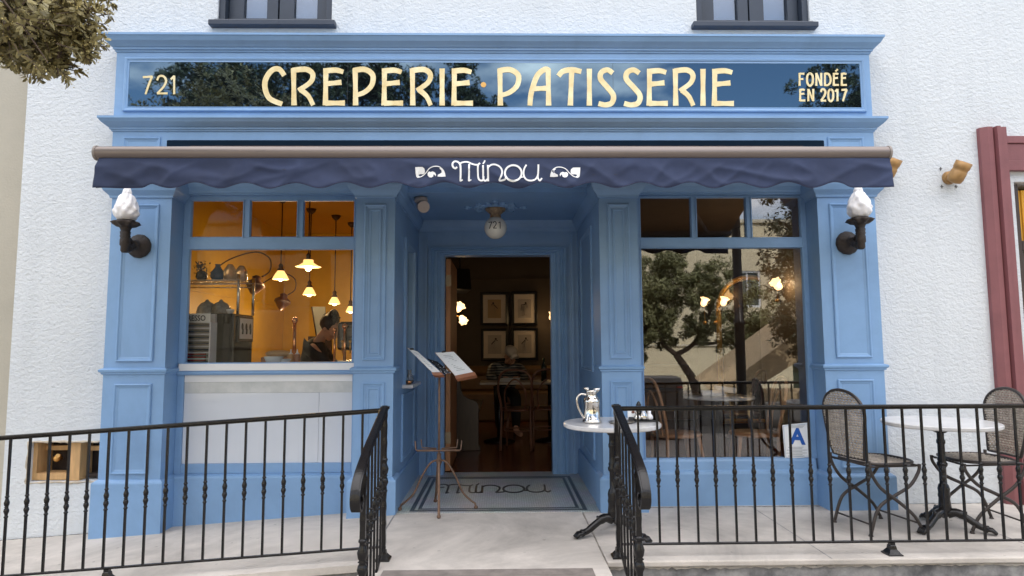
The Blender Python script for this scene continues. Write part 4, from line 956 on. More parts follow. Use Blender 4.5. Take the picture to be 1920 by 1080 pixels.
def menu(q, thick, ledge):
    n = (q[1]-q[0]).cross(q[3]-q[0]).normalized()
    if n.y > 0: n = -n
    b = MB(); b.hexa(q, -n*0.012); bd = b.build('board', CHWOOD, t, bevel=0.001)
    s = MB(); cen = sum(q, Vector())/4; qq = [cen+(p-cen)*0.965+n*0.0015 for p in q]; s.hexa(qq, n*0.001); s.build('menu_sheet', PAPER, bd)
    k = MB(); rr = random.Random(int(q[0].x*1000))
    for i in range(11):
        v = 0.14+0.065*i; w_ = rr.uniform(0.10, 0.24); cu = 0.5
        def P(u, vv): return qq[0].lerp(qq[1], u).lerp(qq[3].lerp(qq[2], u), vv)+n*0.0022
        k.add([P(cu-w_, v), P(cu+w_, v), P(cu+w_, v+0.016), P(cu-w_, v+0.016)], [(0, 1, 2, 3)])
    k.build('menu_text', GREYINK, bd)
    l = MB(); d = (q[2]-q[3]); dn = d.normalized(); dwn = (q[3]-q[0]).normalized()
    p0 = q[3]-dn*0.005; p1 = q[2]+dn*0.005
    l.hexa([p0+dwn*0.004-n*0.012, p1+dwn*0.004-n*0.012, p1+dwn*0.004+n*0.03, p0+dwn*0.004+n*0.03], dwn*0.022+Vector((0, 0, -0.012))); l.build('ledge', CHWOOD, bd, bevel=0.003)
    c_ = MB(); tp = (q[0]+q[1])/2; c_.tube([tp-dn*0.015+n*0.006, tp+dn*0.015+n*0.006], 0.007, 8); c_.build('clip', BLACKP, bd)
menu([V3(815, 661, 0.17), V3(851, 659, 0.13), V3(890, 700, -0.04), V3(855, 707, 0.0)], 0.01, 1)
menu([V3(762, 651, 0.22), V3(783, 659, 0.17), V3(829, 700, 0.0), V3(812, 700, 0.04)], 0.01, 1)
m = MB(); q = [V3(800, 672, 0.14), V3(820, 678, 0.12), V3(846, 700, 0.02), V3(832, 701, 0.05)]; m.hexa(q, (0, 0.01, 0)); m.build('centre_panel', BLACKP, t)
m = MB(); rr = random.Random(2)
for i in range(20):
    u, v = rr.random(), rr.random(); p = q[0].lerp(q[1], u).lerp(q[3].lerp(q[2], u), v); m.sphere(p+Vector((0, -0.003, 0)), rr.uniform(.002, .004), 6, 4)
m.build('floral_inlay', WHITEP, t)
# glass carafe and copper bowl on the shelf
t = thing('glass_carafe', 'small clear glass carafe on the marble shelf in the recess', 'carafe', (-0.74, 0.60, 0.905))
m = MB(); m.lathe([(0.03, 0.907), (0.036, 0.92), (0.034, 0.95), (0.014, 0.985), (0.014, 1.01), (0.02, 1.02)], (-0.74, 0.60, 0), 16); m.build('body', mat('clear_glassware', (0.55, 0.62, 0.68), 0.05, trans=0.7, var=0.02), t)
t = thing('copper_bowl', 'little copper bowl in front of the carafe', 'bowl', (-0.73, 0.50, 0.905))
m = MB(); m.lathe([(0.014, 0.906), (0.026, 0.915), (0.032, 0.937), (0.028, 0.935), (0.001, 0.925)], (-0.73, 0.50, 0), 16); m.build('body', COPPER, t)
# =====================================================================
# LAMPS ON THE FACADE
# =====================================================================
def torch(label, x, z):
    t = thing('torch_sconce', label, 'wall lamp', (x, 0, z), 'flame torch sconces on the outer pilasters')
    m = MB(); RX = Matrix.Rotation(R(90), 3, 'X')
    m.lathe([(0.088, 0.0), (0.090, 0.008), (0.082, 0.018), (0.078, 0.03), (0.066, 0.036), (0.060, 0.048), (0.046, 0.055), (0.034, 0.075), (0.036, 0.085), (0.028, 0.095)], (x, -0.001, z), 32, M=RX, fn=lambda a, zz: 1+0.018*math.sin(12*a))
    for k in range(6):
        a = 2*math.pi*k/6+0.3; m.tube([(x+0.07*math.cos(a), -0.022, z+0.07*math.sin(a)), (x+0.07*math.cos(a), -0.03, z+0.07*math.sin(a))], 0.005, 6)
    m.build('wall_plate', BRONZE, t)
    m = MB(); m.tube(catmull([(x, -0.07, z), (x, -0.11, z-0.022), (x, -0.15, z-0.04), (x, -0.182, z-0.035), (x, -0.19, z+0.005), (x, -0.19, z+0.06)], 5), [0.03]*4+[0.026]*5+[0.03]*3+[0.025]*4+[0.027]*10, 12)
    m.lathe([(0.018, -0.075), (0.027, -0.06), (0.026, -0.03), (0.034, -0.02), (0.034, 0.02), (0.030, 0.03), (0.036, 0.045), (0.032, 0.05), (0.036, 0.075), (0.030, 0.08), (0.033, 0.092), (0.036, 0.10), (0.044, 0.115)], (x, -0.19, z), 18)
    m.tube(catmull([(x, -0.10, z+0.01), (x, -0.14, z+0.035), (x, -0.155, z+0.01), (x, -0.135, z-0.005)], 5), 0.012, 8)
    m.build('torch_arm', BRONZE, t)
    m = MB(); m.lathe([(0.040, 0.108), (0.060, 0.116), (0.090, 0.138), (0.086, 0.149), (0.060, 0.150), (0.058, 0.162), (0.001, 0.162)], (x, -0.19, z), 48, fn=lambda a, zz: 1+(0.14*math.cos(8*a) if 0.11 < zz < 0.148 else 0)); m.build('petal_cup', BRONZE, t)
    m = MB(); pf = [(0.052, 0.160), (0.068, 0.178), (0.079, 0.20), (0.081, 0.23), (0.074, 0.265), (0.062, 0.30), (0.046, 0.335), (0.032, 0.352), (0.029, 0.368), (0.020, 0.395), (0.008, 0.415), (0.001, 0.42)]
    pf2 = [tuple(p_)[:2] for p_ in catmull([(a_, b_, 0) for a_, b_ in pf], 5)]
    m.lathe(pf2, (x, -0.19, z), 44, fn=lambda a, zz: 1+0.06*math.sin(5*a+zz*40)*min(1, (zz-0.16)*14)+0.10*noise.noise(Vector((2.6*math.cos(a+zz*5), 2.6*math.sin(a+zz*5), zz*30)))+0.055*math.sin(9*a-zz*60)*min(1, (zz-0.16)*20))
    m.build('flame_shade', FROST, t); return t
cL = at(262, 462, 0.0); cR = at(1588, 456, 0.0)
torch('bronze torch sconce with frosted flame on the left outer pilaster', cL.x, cL.z+0.0)
torch('bronze torch sconce with frosted flame on the right outer pilaster', cR.x, cR.z)
def spot(label, x, z, y=0.15):
    t = thing('wall_spotlight', label, 'spotlight', (x, y, z), 'ochre bullet spotlights on the white wall')
    m = MB(); m.tube([(x, y, z), (x, y-0.03, z), (x, y-0.035, z), (x, y-0.12, z-0.01)], [0.055, 0.05, 0.022, 0.02], 20)
    d = Vector((0.30, -0.42, 0.86)).normalized(); c = Vector((x-0.005, y-0.11, z+0.0)); m.build('bracket', GOLDSPOT, t, bevel=0.002); m = MB()
    for dx_, dz_ in ((-0.06, 0.075), (-0.06, -0.07), (0.055, -0.07)): m.box(x+dx_-0.012, x+dx_+0.012, y-0.004, y-0.001, z+dz_-0.002, z+dz_+0.002); m.box(x+dx_-0.002, x+dx_+0.002, y-0.0045, y-0.001, z+dz_-0.014, z+dz_+0.014)
    m.build('drill_mark', INK, t)
    m = MB(); ML = d.to_track_quat('Z', 'Y').to_matrix(); m.lathe([(0.02, -0.07), (0.05, -0.06), (0.058, -0.03), (0.058, 0.02), (0.054, 0.025), (0.054, 0.045), (0.058, 0.05), (0.060, 0.10), (0.056, 0.10), (0.052, 0.03), (0.001, 0.028)], c, 28, M=ML); m.build('barrel', GOLDSPOT, t)
    m = MB(); m.lathe([(0.001, 0.045), (0.040, 0.047), (0.040, 0.05), (0.001, 0.053)], c, 20, M=ML); m.build('lens', SILVER, t)
    return t
spot('ochre bullet spotlight on the white wall left of the maroon surround', 3.60, 2.53)
spot('ochre bullet spotlight half hidden behind the right end of the awning', 3.055, 2.56)
# globe ceiling lamp with house number and plaster rose
t = thing('globe_lamp', 'white glass globe lamp numbered 721 under the recess ceiling', 'ceiling lamp', (-0.02, 0.74, 2.43))
gx, gy, gz = -0.02, 0.74, 2.245
m = MB(); m.lathe([(0.035, gz+0.085), (0.05, gz+0.095), (0.045, gz+0.115), (0.066, gz+0.135), (0.085, gz+0.15), (0.09, gz+0.17), (0.07, gz+0.184)], (gx, gy, 0), 24, fn=lambda a, zz: 1+0.03*math.sin(10*a)); m.build('fitter', mat('aged_gilt', (0.45, 0.33, 0.20), 0.6, 0.2, col2=(0.10, 0.06, 0.04), vscale=30), t)
m = MB(); m.sphere((gx, gy, gz), 0.099, 32, 20); m.build('globe', mat('opal_glass', (0.78, 0.76, 0.68), 0.25, var=0.02, coat=0.5), t)
m = MB()
def gmap(u, v, tt):
    dx, dz = u, v; r_ = 0.099+tt; return Vector((gx+dx, gy-math.sqrt(max(0, r_*r_-dx*dx-dz*dz)), gz+dz))
for ch, x0_ in (('7', -0.062), ('2', -0.022), ('1', 0.022)):
    for i, st in enumerate(GL[ch]):
        pts = [(x0_+0.034*u_, -0.028+0.062*v_+0.004) for u_, v_ in st]
        if len(pts) > 2: pts = [(p_.x, p_.y) for p_ in catmull([(a_, b_, 0) for a_, b_ in pts], 6)]
        else: pts = [(pts[0][0]+(pts[1][0]-pts[0][0])*k/6, pts[0][1]+(pts[1][1]-pts[0][1])*k/6) for k in range(7)]
        ribbon(m, pts, 0.007, gmap, 0.0008, 0.0016+0.0003*i)
m.build('house_number', INK, t)
t = thing('ceiling_rose', 'blue plaster acanthus rose on the recess ceiling', 'ceiling rose', (gx, gy, 2.43))
m = MB(); RG = random.Random(4)
m.lathe([(0.10, 2.418), (0.11, 2.408), (0.12, 2.418), (0.12, 2.4298)], (gx, gy, 0), 32)
for k in range(16):
    a = 2*math.pi*k/16; L_ = 0.25 if k % 4 == 0 else (0.20 if k % 2 == 0 else 0.17)
    for q in range(5):
        r_ = 0.12+(L_-0.12)*q/4; m.sphere((gx+r_*math.cos(a), gy+r_*math.sin(a), 2.426), 0.018+0.006*math.sin(q*2), 8, 5, (1.2, 1.2, 0.8))
m.build('ornament', BLUE, t)
t = thing('motion_sensor', 'beige round sensor on the recess ceiling corner', 'sensor', (-0.61, 0.40, 2.43))
m = MB(); m.lathe([(0.05, 2.425), (0.055, 2.40), (0.05, 2.385)], (-0.625, 0.36, 0), 20); m.build('base', mat('beige_plastic', (0.50, 0.42, 0.36), 0.5), t)
m = MB(); m.tube([(-0.625, 0.40, 2.37), (-0.595, 0.30, 2.335)], [0.045, 0.05], 18); m.build('head', MATS['beige_plastic'], t, bevel=0.004)
# grade card in the window
t = thing('grade_card', 'white card with a blue letter A behind the right window', 'sign', (2.30, 0.18, 0.34))
q = [at(1467, 797, 0.182), at(1517, 792, 0.182), at(1519, 857, 0.182), at(1472, 860, 0.182)]
m = MB(); m.hexa(q, (0, 0.001, 0)); m.build('card', PAPER, t)
m = MB(); cen = sum(q, Vector())/4
for a_, b_ in ((0, 1), (1, 2), (2, 3), (3, 0)):
    p0 = cen+(q[a_]-cen)*0.93; p1 = cen+(q[b_]-cen)*0.93; m.tube([p0+Vector((0, -0.0005, 0)), p1+Vector((0, -0.0005, 0))], 0.0015, 4)
m.build('border', mat('pale_blue_ink', (0.30, 0.42, 0.60), 0.6), t)
text_mesh('A', 0.165, mat('blue_ink', (0.01, 0.10, 0.42), 0.5), t, Matrix.Translation((cen.x+0.004, 0.1805, cen.z-0.022)) @ Matrix.Rotation(R(3), 4, 'Y') @ FRONT, 'letter', bold=0.006, align='CENTER')
text_mesh('GRADE', 0.02, MATS['pale_blue_ink'], t, Matrix.Translation((cen.x+0.005, 0.1805, cen.z+0.105)) @ FRONT, 'heading', bold=0.0003, align='CENTER') if False else None
m = MB()
for i in range(7):
    z_ = cen.z-0.050-0.011*i; w_ = [0.07, 0.05, 0.08, 0.06, 0.085, 0.04, 0.075][i]; m.box(cen.x-w_, cen.x+w_-0.02+0.01*(i % 3), 0.1798, 0.1806, z_, z_+0.003)
for i in range(3):
    z_ = cen.z+0.118-0.01*i; m.box(cen.x-0.06, cen.x+0.07-0.01*i, 0.1798, 0.1806, z_, z_+0.003)
m.build('small_print', GREYINK, t)
# =====================================================================
# INTERIOR: kitchen (left) and dining room (centre and right)
# =====================================================================
WOODF = mat('dark_red_floorboards', (0.16, 0.045, 0.018), 0.22, var=0.4, vscale=3, stretch=(14, 1, 1))
m = MB(); m.box(-3.44, 3.6, 1.501, 6.4, -0.03, 0.005); m.box(-3.44, -0.84, 0.31, 1.5, -0.03, 0.005); m.box(0.84, 3.6, 0.31, 1.5, -0.03, 0.005); struct(m.build('interior_floor', WOODF))
CEILK = mat('mustard_ceiling', (0.46, 0.25, 0.02), 0.7, var=0.06)
m = MB(); m.box(-3.44, -0.95, 0.31, 4.9, 2.901, 2.95); struct(m.build('kitchen_ceiling', CEILK))
m = MB(); m.box(-0.949, 3.6, 0.31, 6.4, 2.90, 2.949); struct(m.build('dining_ceiling', TAUPE))
m = MB()
m.box(-3.25, -3.2, 0.41, 4.75, 0.005, 2.90); m.box(-3.2, -0.96, 4.751, 4.80, 0.005, 2.90); m.box(-1.0, -0.96, 1.55, 4.75, 0.005, 2.90)
m.box(-3.2, -3.185, 0.41, 4.74, 1.80, 1.825); m.box(-3.18, -1.01, 4.735, 4.75, 1.80, 1.825)
struct(m.build('kitchen_wall', MUSTARD))
m = MB(); m.box(-0.955, -0.91, 1.55, 6.3, 0.005, 2.899); m.box(-0.909, 3.5, 6.3, 6.35, 0.005, 2.899); m.box(3.45, 3.5, 0.41, 6.299, 0.005, 2.899)
m.box(-0.908, 3.44, 6.28, 6.2995, 2.35, 2.38)
m.box(-3.44, 3.44, 0.301, 0.34, 2.56, 2.90)
struct(m.build('dining_wall', TAUPE))
# kitchen counter
t = thing('kitchen_counter', 'white topped counter just inside the left window', 'counter', (-2.0, 0.75, 0.005))
m = MB(); m.box(-3.19, -0.97, 0.36, 1.20, 1.03, 1.06); m.build('counter_top', MARBLE, t, bevel=0.003)
m = MB(); m.box(-3.15, -1.0, 0.42, 1.15, 0.01, 1.029); m.build('cabinet', WHITEP, t)
KZ = 1.061
# cup rack with ESPRESSO header
t = thing('espresso_cup_rack', 'white slatted rack headed ESPRESSO at the left edge of the kitchen window', 'rack', (-2.5, 0.45, KZ))
m = MB(); zt = at(370, 588, 0.45).z; xr = at(394, 640, 0.45).x
m.box(-2.64, xr, 0.52, 0.56, KZ, zt); m.build('back_panel', mat('grey_card', (0.55, 0.53, 0.52), 0.6), t)
n_ = 14
for i in range(n_):
    z_ = KZ+0.008+(at(370, 607, 0.45).z-KZ)*i/n_; s = MB(); s.box(-2.64, xr, 0.44, 0.519, z_, z_+0.009); s.build('slat', CHROME if i % 2 else WHITEP, t)
m = MB(); m.box(xr-0.004, xr+0.004, 0.438, 0.56, KZ, zt-0.07); m.build('side_rail', WHITEP, t)
m = MB(); m.box(-2.62, xr-0.06, 0.50, 0.519, KZ+0.03, KZ+0.115); m.build('red_packet', mat('red_packet', (0.55, 0.04, 0.05), 0.5), t)
m = MB(); m.box(-2.64, xr, 0.44, 0.445, zt-0.075, zt); m.build('header_card', mat('cream_card', (0.74, 0.72, 0.66), 0.6), t)
text_mesh('ESPRESSO', 0.062, INK, t, Matrix.Translation((xr-0.262, 0.4385, zt-0.058)) @ FRONT, 'header_lettering', bold=0.0008, sx=0.84)
# black cabinet with framed silhouettes
t = thing('black_cabinet', 'black glossy cabinet carrying a framed picture of three dark heads', 'cabinet', (-2.42, 0.78, KZ))
z1_ = at(420, 588, 0.62).z; xr = at(438, 640, 0.62).x
m = MB(); m.box(-2.66, xr, 0.62, 1.02, KZ, z1_); m.build('body', mat('black_gloss', (0.01, 0.01, 0.011), 0.10, coat=0.15), t, bevel=0.004)
m = MB(); ya, yb = 0.68, 1.0; za, zb = z1_-0.015, z1_-0.235
m.box(xr+0.001, xr+0.016, ya, yb, zb, za); m.build('picture_frame', BLACKP, t, bevel=0.002)
m = MB(); m.box(xr+0.0162, xr+0.018, ya+0.02, yb-0.025, zb+0.025, za-0.02); m.build('picture', PAPER, t)
m = MB()
for k in range(3): 
    y_ = ya+0.07+0.085*k; m.sphere((xr+0.0185, y_, (za+zb)/2+0.02), 0.024, 10, 8, (0.05, 1, 1.3)); m.tube([(xr+0.0187, y_+0.006, (za+zb)/2), (xr+0.0187, y_, (za+zb)/2-0.045)], 0.009, 6)
m.build('silhouette', INK, t)
# wire shelf on top with posts
t = thing('wire_shelf', 'chrome wire shelf above the black cabinet holding vases', 'shelf', (-2.5, 0.85, z1_))
zs = at(400, 528, 0.85).z
m = MB()
for y_ in (0.72, 1.05): 
    m.tube([(-3.0, y_, zs), (-2.23, y_, zs)], 0.005, 6); m.tube([(-3.0, y_, zs-0.035), (-2.23, y_, zs-0.035)], 0.005, 6)
    m.tube([(-3.0+0.77*i/36, y_, zs-0.035*(i % 2)) for i in range(37)], 0.0025, 5)
for i in range(34): m.tube([(-3.0+0.77*i/33, 0.72, zs+0.004), (-3.0+0.77*i/33, 1.05, zs+0.004)], 0.002, 4)
m.build('wire_deck', CHROME, t)
for y_ in (0.72, 1.05):
    m = MB(); m.tube([(-2.23, y_, z1_+0.001), (-2.23, y_, zs+0.05)], 0.0125, 10)
    for k in range(12): m.tube([(-2.23, y_, z1_+0.03+k*0.024), (-2.23, y_, z1_+0.033+k*0.024)], 0.0138, 10)
    m.build('post', CHROME, t)
def vase(px, pyb, Y, prof, m_, nm, label, zfix=None):
    c = at(px, pyb, Y); z = zfix if zfix is not None else c.z; t = thing(nm, label, 'vase', (c.x, Y, z)); m = MB(); m.lathe([(r_, z+h) for r_, h in prof], (c.x, Y, 0), 20); m.build('body', m_, t); return t, c.x, z
zv = zs+0.008
_, vx, _ = vase(408, 522, 0.85, [(0.04, 0), (0.062, 0.03), (0.058, 0.07), (0.03, 0.11), (0.02, 0.13), (0.026, 0.145)], mat('cobalt_glaze', (0.01, 0.07, 0.22), 0.15), 'blue_vase', 'cobalt blue vase on the wire shelf', zv)
GLS = mat('cut_glass', (0.75, 0.62, 0.45), 0.12, trans=0.55, var=0.3, vscale=60, bump=0.004, bscale=60)
vase(431, 522, 0.82, [(0.035, 0), (0.055, 0.02), (0.052, 0.09), (0.03, 0.125), (0.02, 0.14)], GLS, 'cut_glass_jar', 'left one of two cut glass jars on the wire shelf', zv)
vase(452, 522, 0.92, [(0.035, 0), (0.055, 0.02), (0.052, 0.09), (0.03, 0.125), (0.02, 0.14)], GLS, 'cut_glass_jar', 'right one of two cut glass jars on the wire shelf', zv)
t, vx, vz = vase(378, 522, 0.85, [(0.03, 0), (0.05, 0.03), (0.045, 0.07), (0.02, 0.09)], mat('dark_blue_glaze', (0.012, 0.02, 0.05), 0.2), 'dark_vase', 'dark vase of dried leaves at the left of the wire shelf', zv)
m = MB(); RG = random.Random(9)
for _ in range(90):
    d = Vector((RG.gauss(-0.2, .5), RG.gauss(0, .5), RG.gauss(0.5, .4))).normalized()*RG.uniform(.03, .09); p = Vector((vx, 0.85, vz+0.10))+d; a = Vector((RG.gauss(0, 1), RG.gauss(0, 1), RG.gauss(0, 1))).normalized()*0.016; b = d.cross(a).normalized()*0.008
    m.add([p-a, p+b, p+a, p-b], [(0, 1, 2, 3)])
m.build('leaves', mat('dried_leaves', (0.03, 0.025, 0.03), 0.7), t)
# glass cake domes and cups on the cabinet
for px, lb_ in ((388, 'left grey glass dome on the black cabinet'), (414, 'right grey glass dome on the black cabinet')):
    c = at(px, 586, 0.75); t = thing('glass_dome', lb_, 'dome', (c.x, 0.75, z1_), 'glass domes on the cabinet')
    m = MB(); r_ = 0.085; m.lathe([(r_, z1_+0.002), (r_, z1_+0.02), (r_*0.9, z1_+0.06), (r_*0.6, z1_+0.095), (0.02, z1_+0.11), (0.012, z1_+0.125), (0.001, z1_+0.13)], (c.x, 0.75, 0), 24); m.build('cover', mat('grey_glass', (0.33, 0.35, 0.36), 0.12, trans=0.35, var=0.4, vscale=25), t)
c = at(432, 586, 0.70); t = thing('white_cup', 'white cup on the right end of the black cabinet', 'cup', (c.x, 0.70, z1_))
m = MB(); m.lathe([(0.02, z1_+0.001), (0.032, z1_+0.03), (0.034, z1_+0.04), (0.028, z1_+0.036), (0.001, z1_+0.01)], (c.x, 0.70, 0), 18); m.build('body', WHITEP, t)
# pendants
SHADE = mat('lit_cream_glass', (0.85, 0.60, 0.28), 0.4, emit=0.9, ecol=(1.0, 0.62, 0.20), var=0.1)
BULB = mat('lit_bulb', (1, 0.9, 0.6), 0.4, emit=6, ecol=(1.0, 0.80, 0.42))
def pendant(px, py, Y, r_, h, label, flat=False, e=4.2):
    c = at(px, py, Y); x, z = c.x, c.z; t = thing('pendant_lamp', label, 'pendant lamp', (x, Y, 2.90), 'lit glass pendants hanging in the kitchen')
    m = MB(); m.tube([(x, Y, z+h+0.05), (x, Y, 2.90)], 0.007, 8); m.lathe([(0.02, 2.84), (0.05, 2.87), (0.062, 2.899)], (x, Y, 0), 16); m.build('rod', DARKM, t)
    m = MB(); m.lathe([(0.034, z+h*0.86), (0.04, z+h), (0.022, z+h+0.02), (0.026, z+h+0.05), (0.012, z+h+0.07)], (x, Y, 0), 16); m.build('socket', DARKM, t)
    m = MB(); pr = [(r_, z), (r_*0.92, z+h*0.18), (r_*0.68, z+h*0.55), (r_*0.42, z+h*0.85), (0.03, z+h)] if not flat else [(r_, z+h*0.25), (r_*0.75, z+h*0.38), (r_*0.4, z+h*0.7), (0.05, z+h)]
    m.lathe(pr, (x, Y, 0), 36, fn=lambda a, zz: 1+0.02*math.sin(18*a)); m.build('glass_shade', SHADE, t)
    m = MB(); m.sphere((x, Y, z+0.012), 0.032, 14, 10); m.build('bulb', BULB, t)
    light('pendant_light', (x, Y, z-0.05), e, r=0.04, parent=t)
pendant(526, 524, 2.4, 0.088, 0.11, 'first glass pendant from the left, in front of the mustard wall')
pendant(578, 505, 1.9, 0.132, 0.10, 'wide flat glass pendant, highest of the row', True)
pendant(580, 553, 3.0, 0.078, 0.105, 'glass pendant hanging right below the wide flat one')
pendant(627, 570, 3.4, 0.074, 0.10, "glass pendant just above the barista's head")
pendant(657, 585, 3.9, 0.062, 0.09, 'lowest pendant at the right edge of the kitchen window')

# swan neck wall lamps with heart shaped shades
def swan(px, py, Y, label):
    c = at(px, py, Y); x, z = c.x, c.z; t = thing('swan_neck_lamp', label, 'wall lamp', (-3.2, Y, z+0.2), 'brown swan neck lamps on the kitchen wall')
    m = MB(); m.tube(catmull([(-3.19, Y, z+0.10), (-2.98, Y, z+0.25), (x-0.02, Y, z+0.33), (x+0.14, Y, z+0.26), (x+0.15, Y, z+0.12), (x+0.06, Y, z+0.05)], 6), 0.008, 8); m.build('swan_neck', DARKM, t)
    m = MB(); d = Vector((-0.15, -0.15, -1)).normalized(); ML = d.to_track_quat('Z', 'Y').to_matrix()
    m.lathe([(0.02, -0.07), (0.05, -0.05), (0.045, -0.02), (0.10, 0.02), (0.105, 0.045), (0.06, 0.10), (0.03, 0.14), (0.001, 0.16)], (x, Y, z), 20, M=ML); m.build('lamp_shade', mat('brown_enamel', (0.06, 0.022, 0.012), 0.35), t)
    light('swan_light', (x, Y-0.0, z-0.22), 2.0, r=0.03, parent=t)
swan(480, 528, 2.3, 'nearer brown swan neck lamp beside the wire shelf')
swan(531, 560, 3.5, 'farther brown swan neck lamp behind the first pendant')
# brass taps and espresso machine
def tap(px, pyt, pyb, Y, r_, label):
    a_ = at(px, pyt, Y); b_ = at(px, pyb, Y); t = thing('beer_tap', label, 'tap column', (a_.x, Y, KZ), 'copper tap columns on the counter')
    m = MB(); m.tube([(a_.x, Y, KZ), (a_.x, Y, a_.z-0.03)], r_, 14); m.lathe([(r_*1.3, KZ), (r_*1.3, KZ+0.02), (r_, KZ+0.03)], (a_.x, Y, 0), 14); m.build('column', COPPER, t)
    m = MB(); m.sphere((a_.x, Y, a_.z-0.012), r_*1.9, 14, 10); m.build('finial', COPPER, t)
tap(553, 598, 680, 1.1, 0.016, 'copper tap column with ball finial left of the barista')
tap(628, 616, 680, 1.0, 0.010, 'thin copper tap column right of the barista')
tap(647, 610, 680, 1.0, 0.014, 'copper tap column at the right edge of the kitchen window')
c = at(655, 660, 1.1); t = thing('espresso_machine', 'dark chrome espresso machine behind the right copper taps', 'coffee machine', (c.x+0.05, 1.08, KZ))
m = MB(); x0_ = at(632, 650, 1.05).x; m.box(x0_, x0_+0.6, 1.02, 1.18, KZ+0.12, at(650, 603, 1.05).z); m.build('body', BLACKP, t, bevel=0.03)
m = MB(); m.box(x0_+0.02, x0_+0.58, 0.98, 1.18, KZ+0.001, KZ+0.03); m.build('drip_tray', CHROME, t, bevel=0.004)
for k in range(3):
    m = MB(); m.tube([(x0_+0.06+0.07*k, 1.0, KZ+0.20), (x0_+0.06+0.07*k, 1.0, KZ+0.09)], [0.008, 0.005], 8); m.sphere((x0_+0.06+0.07*k, 1.0, KZ+0.20), 0.014, 10, 8); m.build('lever', BRASS, t)
# bowls, bread, bottles
c = at(513, 681, 0.50); t = thing('white_bowl', 'stack of two white bowls near the kitchen window sill', 'bowl', (c.x, 0.50, KZ))
m = MB(); m.lathe([(0.045, KZ), (0.078, KZ+0.075), (0.080, KZ+0.077), (0.07, KZ+0.07), (0.001, KZ+0.02)], (c.x, 0.50, 0), 28); m.build('bowl_body', mat('pale_blue_china', (0.66, 0.74, 0.80), 0.25), t)
m = MB(); m.lathe([(0.046, KZ+0.001), (0.07, KZ+0.055), (0.06, KZ+0.05), (0.001, KZ+0.02)], (c.x+0.05, 0.56, 0), 28); m.build('second_bowl', MATS['pale_blue_china'], t)
c = at(520, 660, 0.75); t = thing('bread_loaf', 'pale loaf of bread behind the white bowls', 'bread', (c.x, 0.78, KZ))
m = MB(); m.sphere((c.x, 0.78, KZ+0.095), 0.09, 18, 12, (1.25, 0.7, 0.36)); m.build('crust', mat('bread_crust', (0.50, 0.32, 0.16), 0.8), t); m = MB(); m.box(c.x-0.12, c.x+0.12, 0.70, 0.86, KZ, KZ+0.068); m.build('bread_board', CHWOOD, t, bevel=0.005)
for px, lb_, mm in ((545, 'left squeeze bottle by the copper tap', mat('amber_sauce', (0.50, 0.27, 0.10), 0.4)), (557, 'right squeeze bottle by the copper tap', mat('brown_sauce', (0.32, 0.12, 0.05), 0.4))):
    c = at(px, 678, 0.72); t = thing('squeeze_bottle', lb_, 'bottle', (c.x, 0.72, KZ), 'squeeze bottles on the counter')
    m = MB(); m.lathe([(0.026, KZ), (0.028, KZ+0.01), (0.027, KZ+0.085), (0.02, KZ+0.092)], (c.x, 0.72, 0), 16); m.build('body', mm, t)
    m = MB(); m.lathe([(0.021, KZ+0.0925), (0.008, KZ+0.105), (0.003, KZ+0.135)], (c.x, 0.72, 0), 12); m.build('nozzle', PAPER, t)
c0 = at(586, 575, 2.6); c1 = at(613, 606, 2.6); t = thing('wall_mirror', "tilted pale framed mirror behind the barista's head", 'mirror', (c0.x, 2.6, c1.z))
m = MB(); m.hexa([(c0.x-0.01, 2.6, c0.z), (c1.x-0.03, 2.62, c0.z), (c1.x, 2.60, c1.z-0.15), (c0.x+0.06, 2.58, c1.z-0.15)], (0, 0.015, 0)); m.build('mirror_glass', mat('pale_mirror', (0.40, 0.43, 0.42), 0.15), t)
m = MB(); m.tube([(c0.x-0.012, 2.6, c0.z), (c0.x+0.058, 2.58, c1.z-0.15)], 0.008, 6); m.box(c0.x-0.05, c1.x+0.05, 2.62, 2.66, 0.01, c1.z-0.15); m.build('support', DARKM, t)
# ---------------- people ----------------
def hand(joints, bones, wi, wrist, d, up, s=1.0):
    "palm and five bent fingers continued from the wrist joint index wi"
    d = Vector(d).normalized(); up = Vector(up).normalized(); side = d.cross(up).normalized(); w_ = Vector(wrist)
    joints.append((*(w_+d*0.045*s), 0.026*s, 0.014*s)); palm = len(joints)-1; bones.append((wi, palm))
    for k, (o_, l_) in enumerate(((-0.03, 0.060), (-0.011, 0.072), (0.009, 0.068), (0.028, 0.052))):
        b = w_+d*0.085*s+side*o_*s; joints.append((*b, 0.0095*s)); i0 = len(joints)-1; bones.append((palm, i0))
        p1 = b+(d*0.8-up*0.5)*l_*0.5*s; joints.append((*p1, 0.0085*s)); i1 = len(joints)-1; bones.append((i0, i1))
        p2 = p1+(d*0.4-up*0.9)*l_*0.45*s; joints.append((*p2, 0.0075*s)); bones.append((i1, len(joints)-1))
    b = w_+d*0.035*s-side*0.035*s; joints.append((*b, 0.0115*s)); i0 = len(joints)-1; bones.append((palm, i0))
    joints.append((*(b+(d*0.8-side*0.5-up*0.2)*0.04*s), 0.0095*s)); bones.append((i0, len(joints)-1))
def head(t, c, look, up, hair_m, bun=True, cap=None):
    "face details as children of the person: hair only; skull shape returned for the body mesh"
    pass
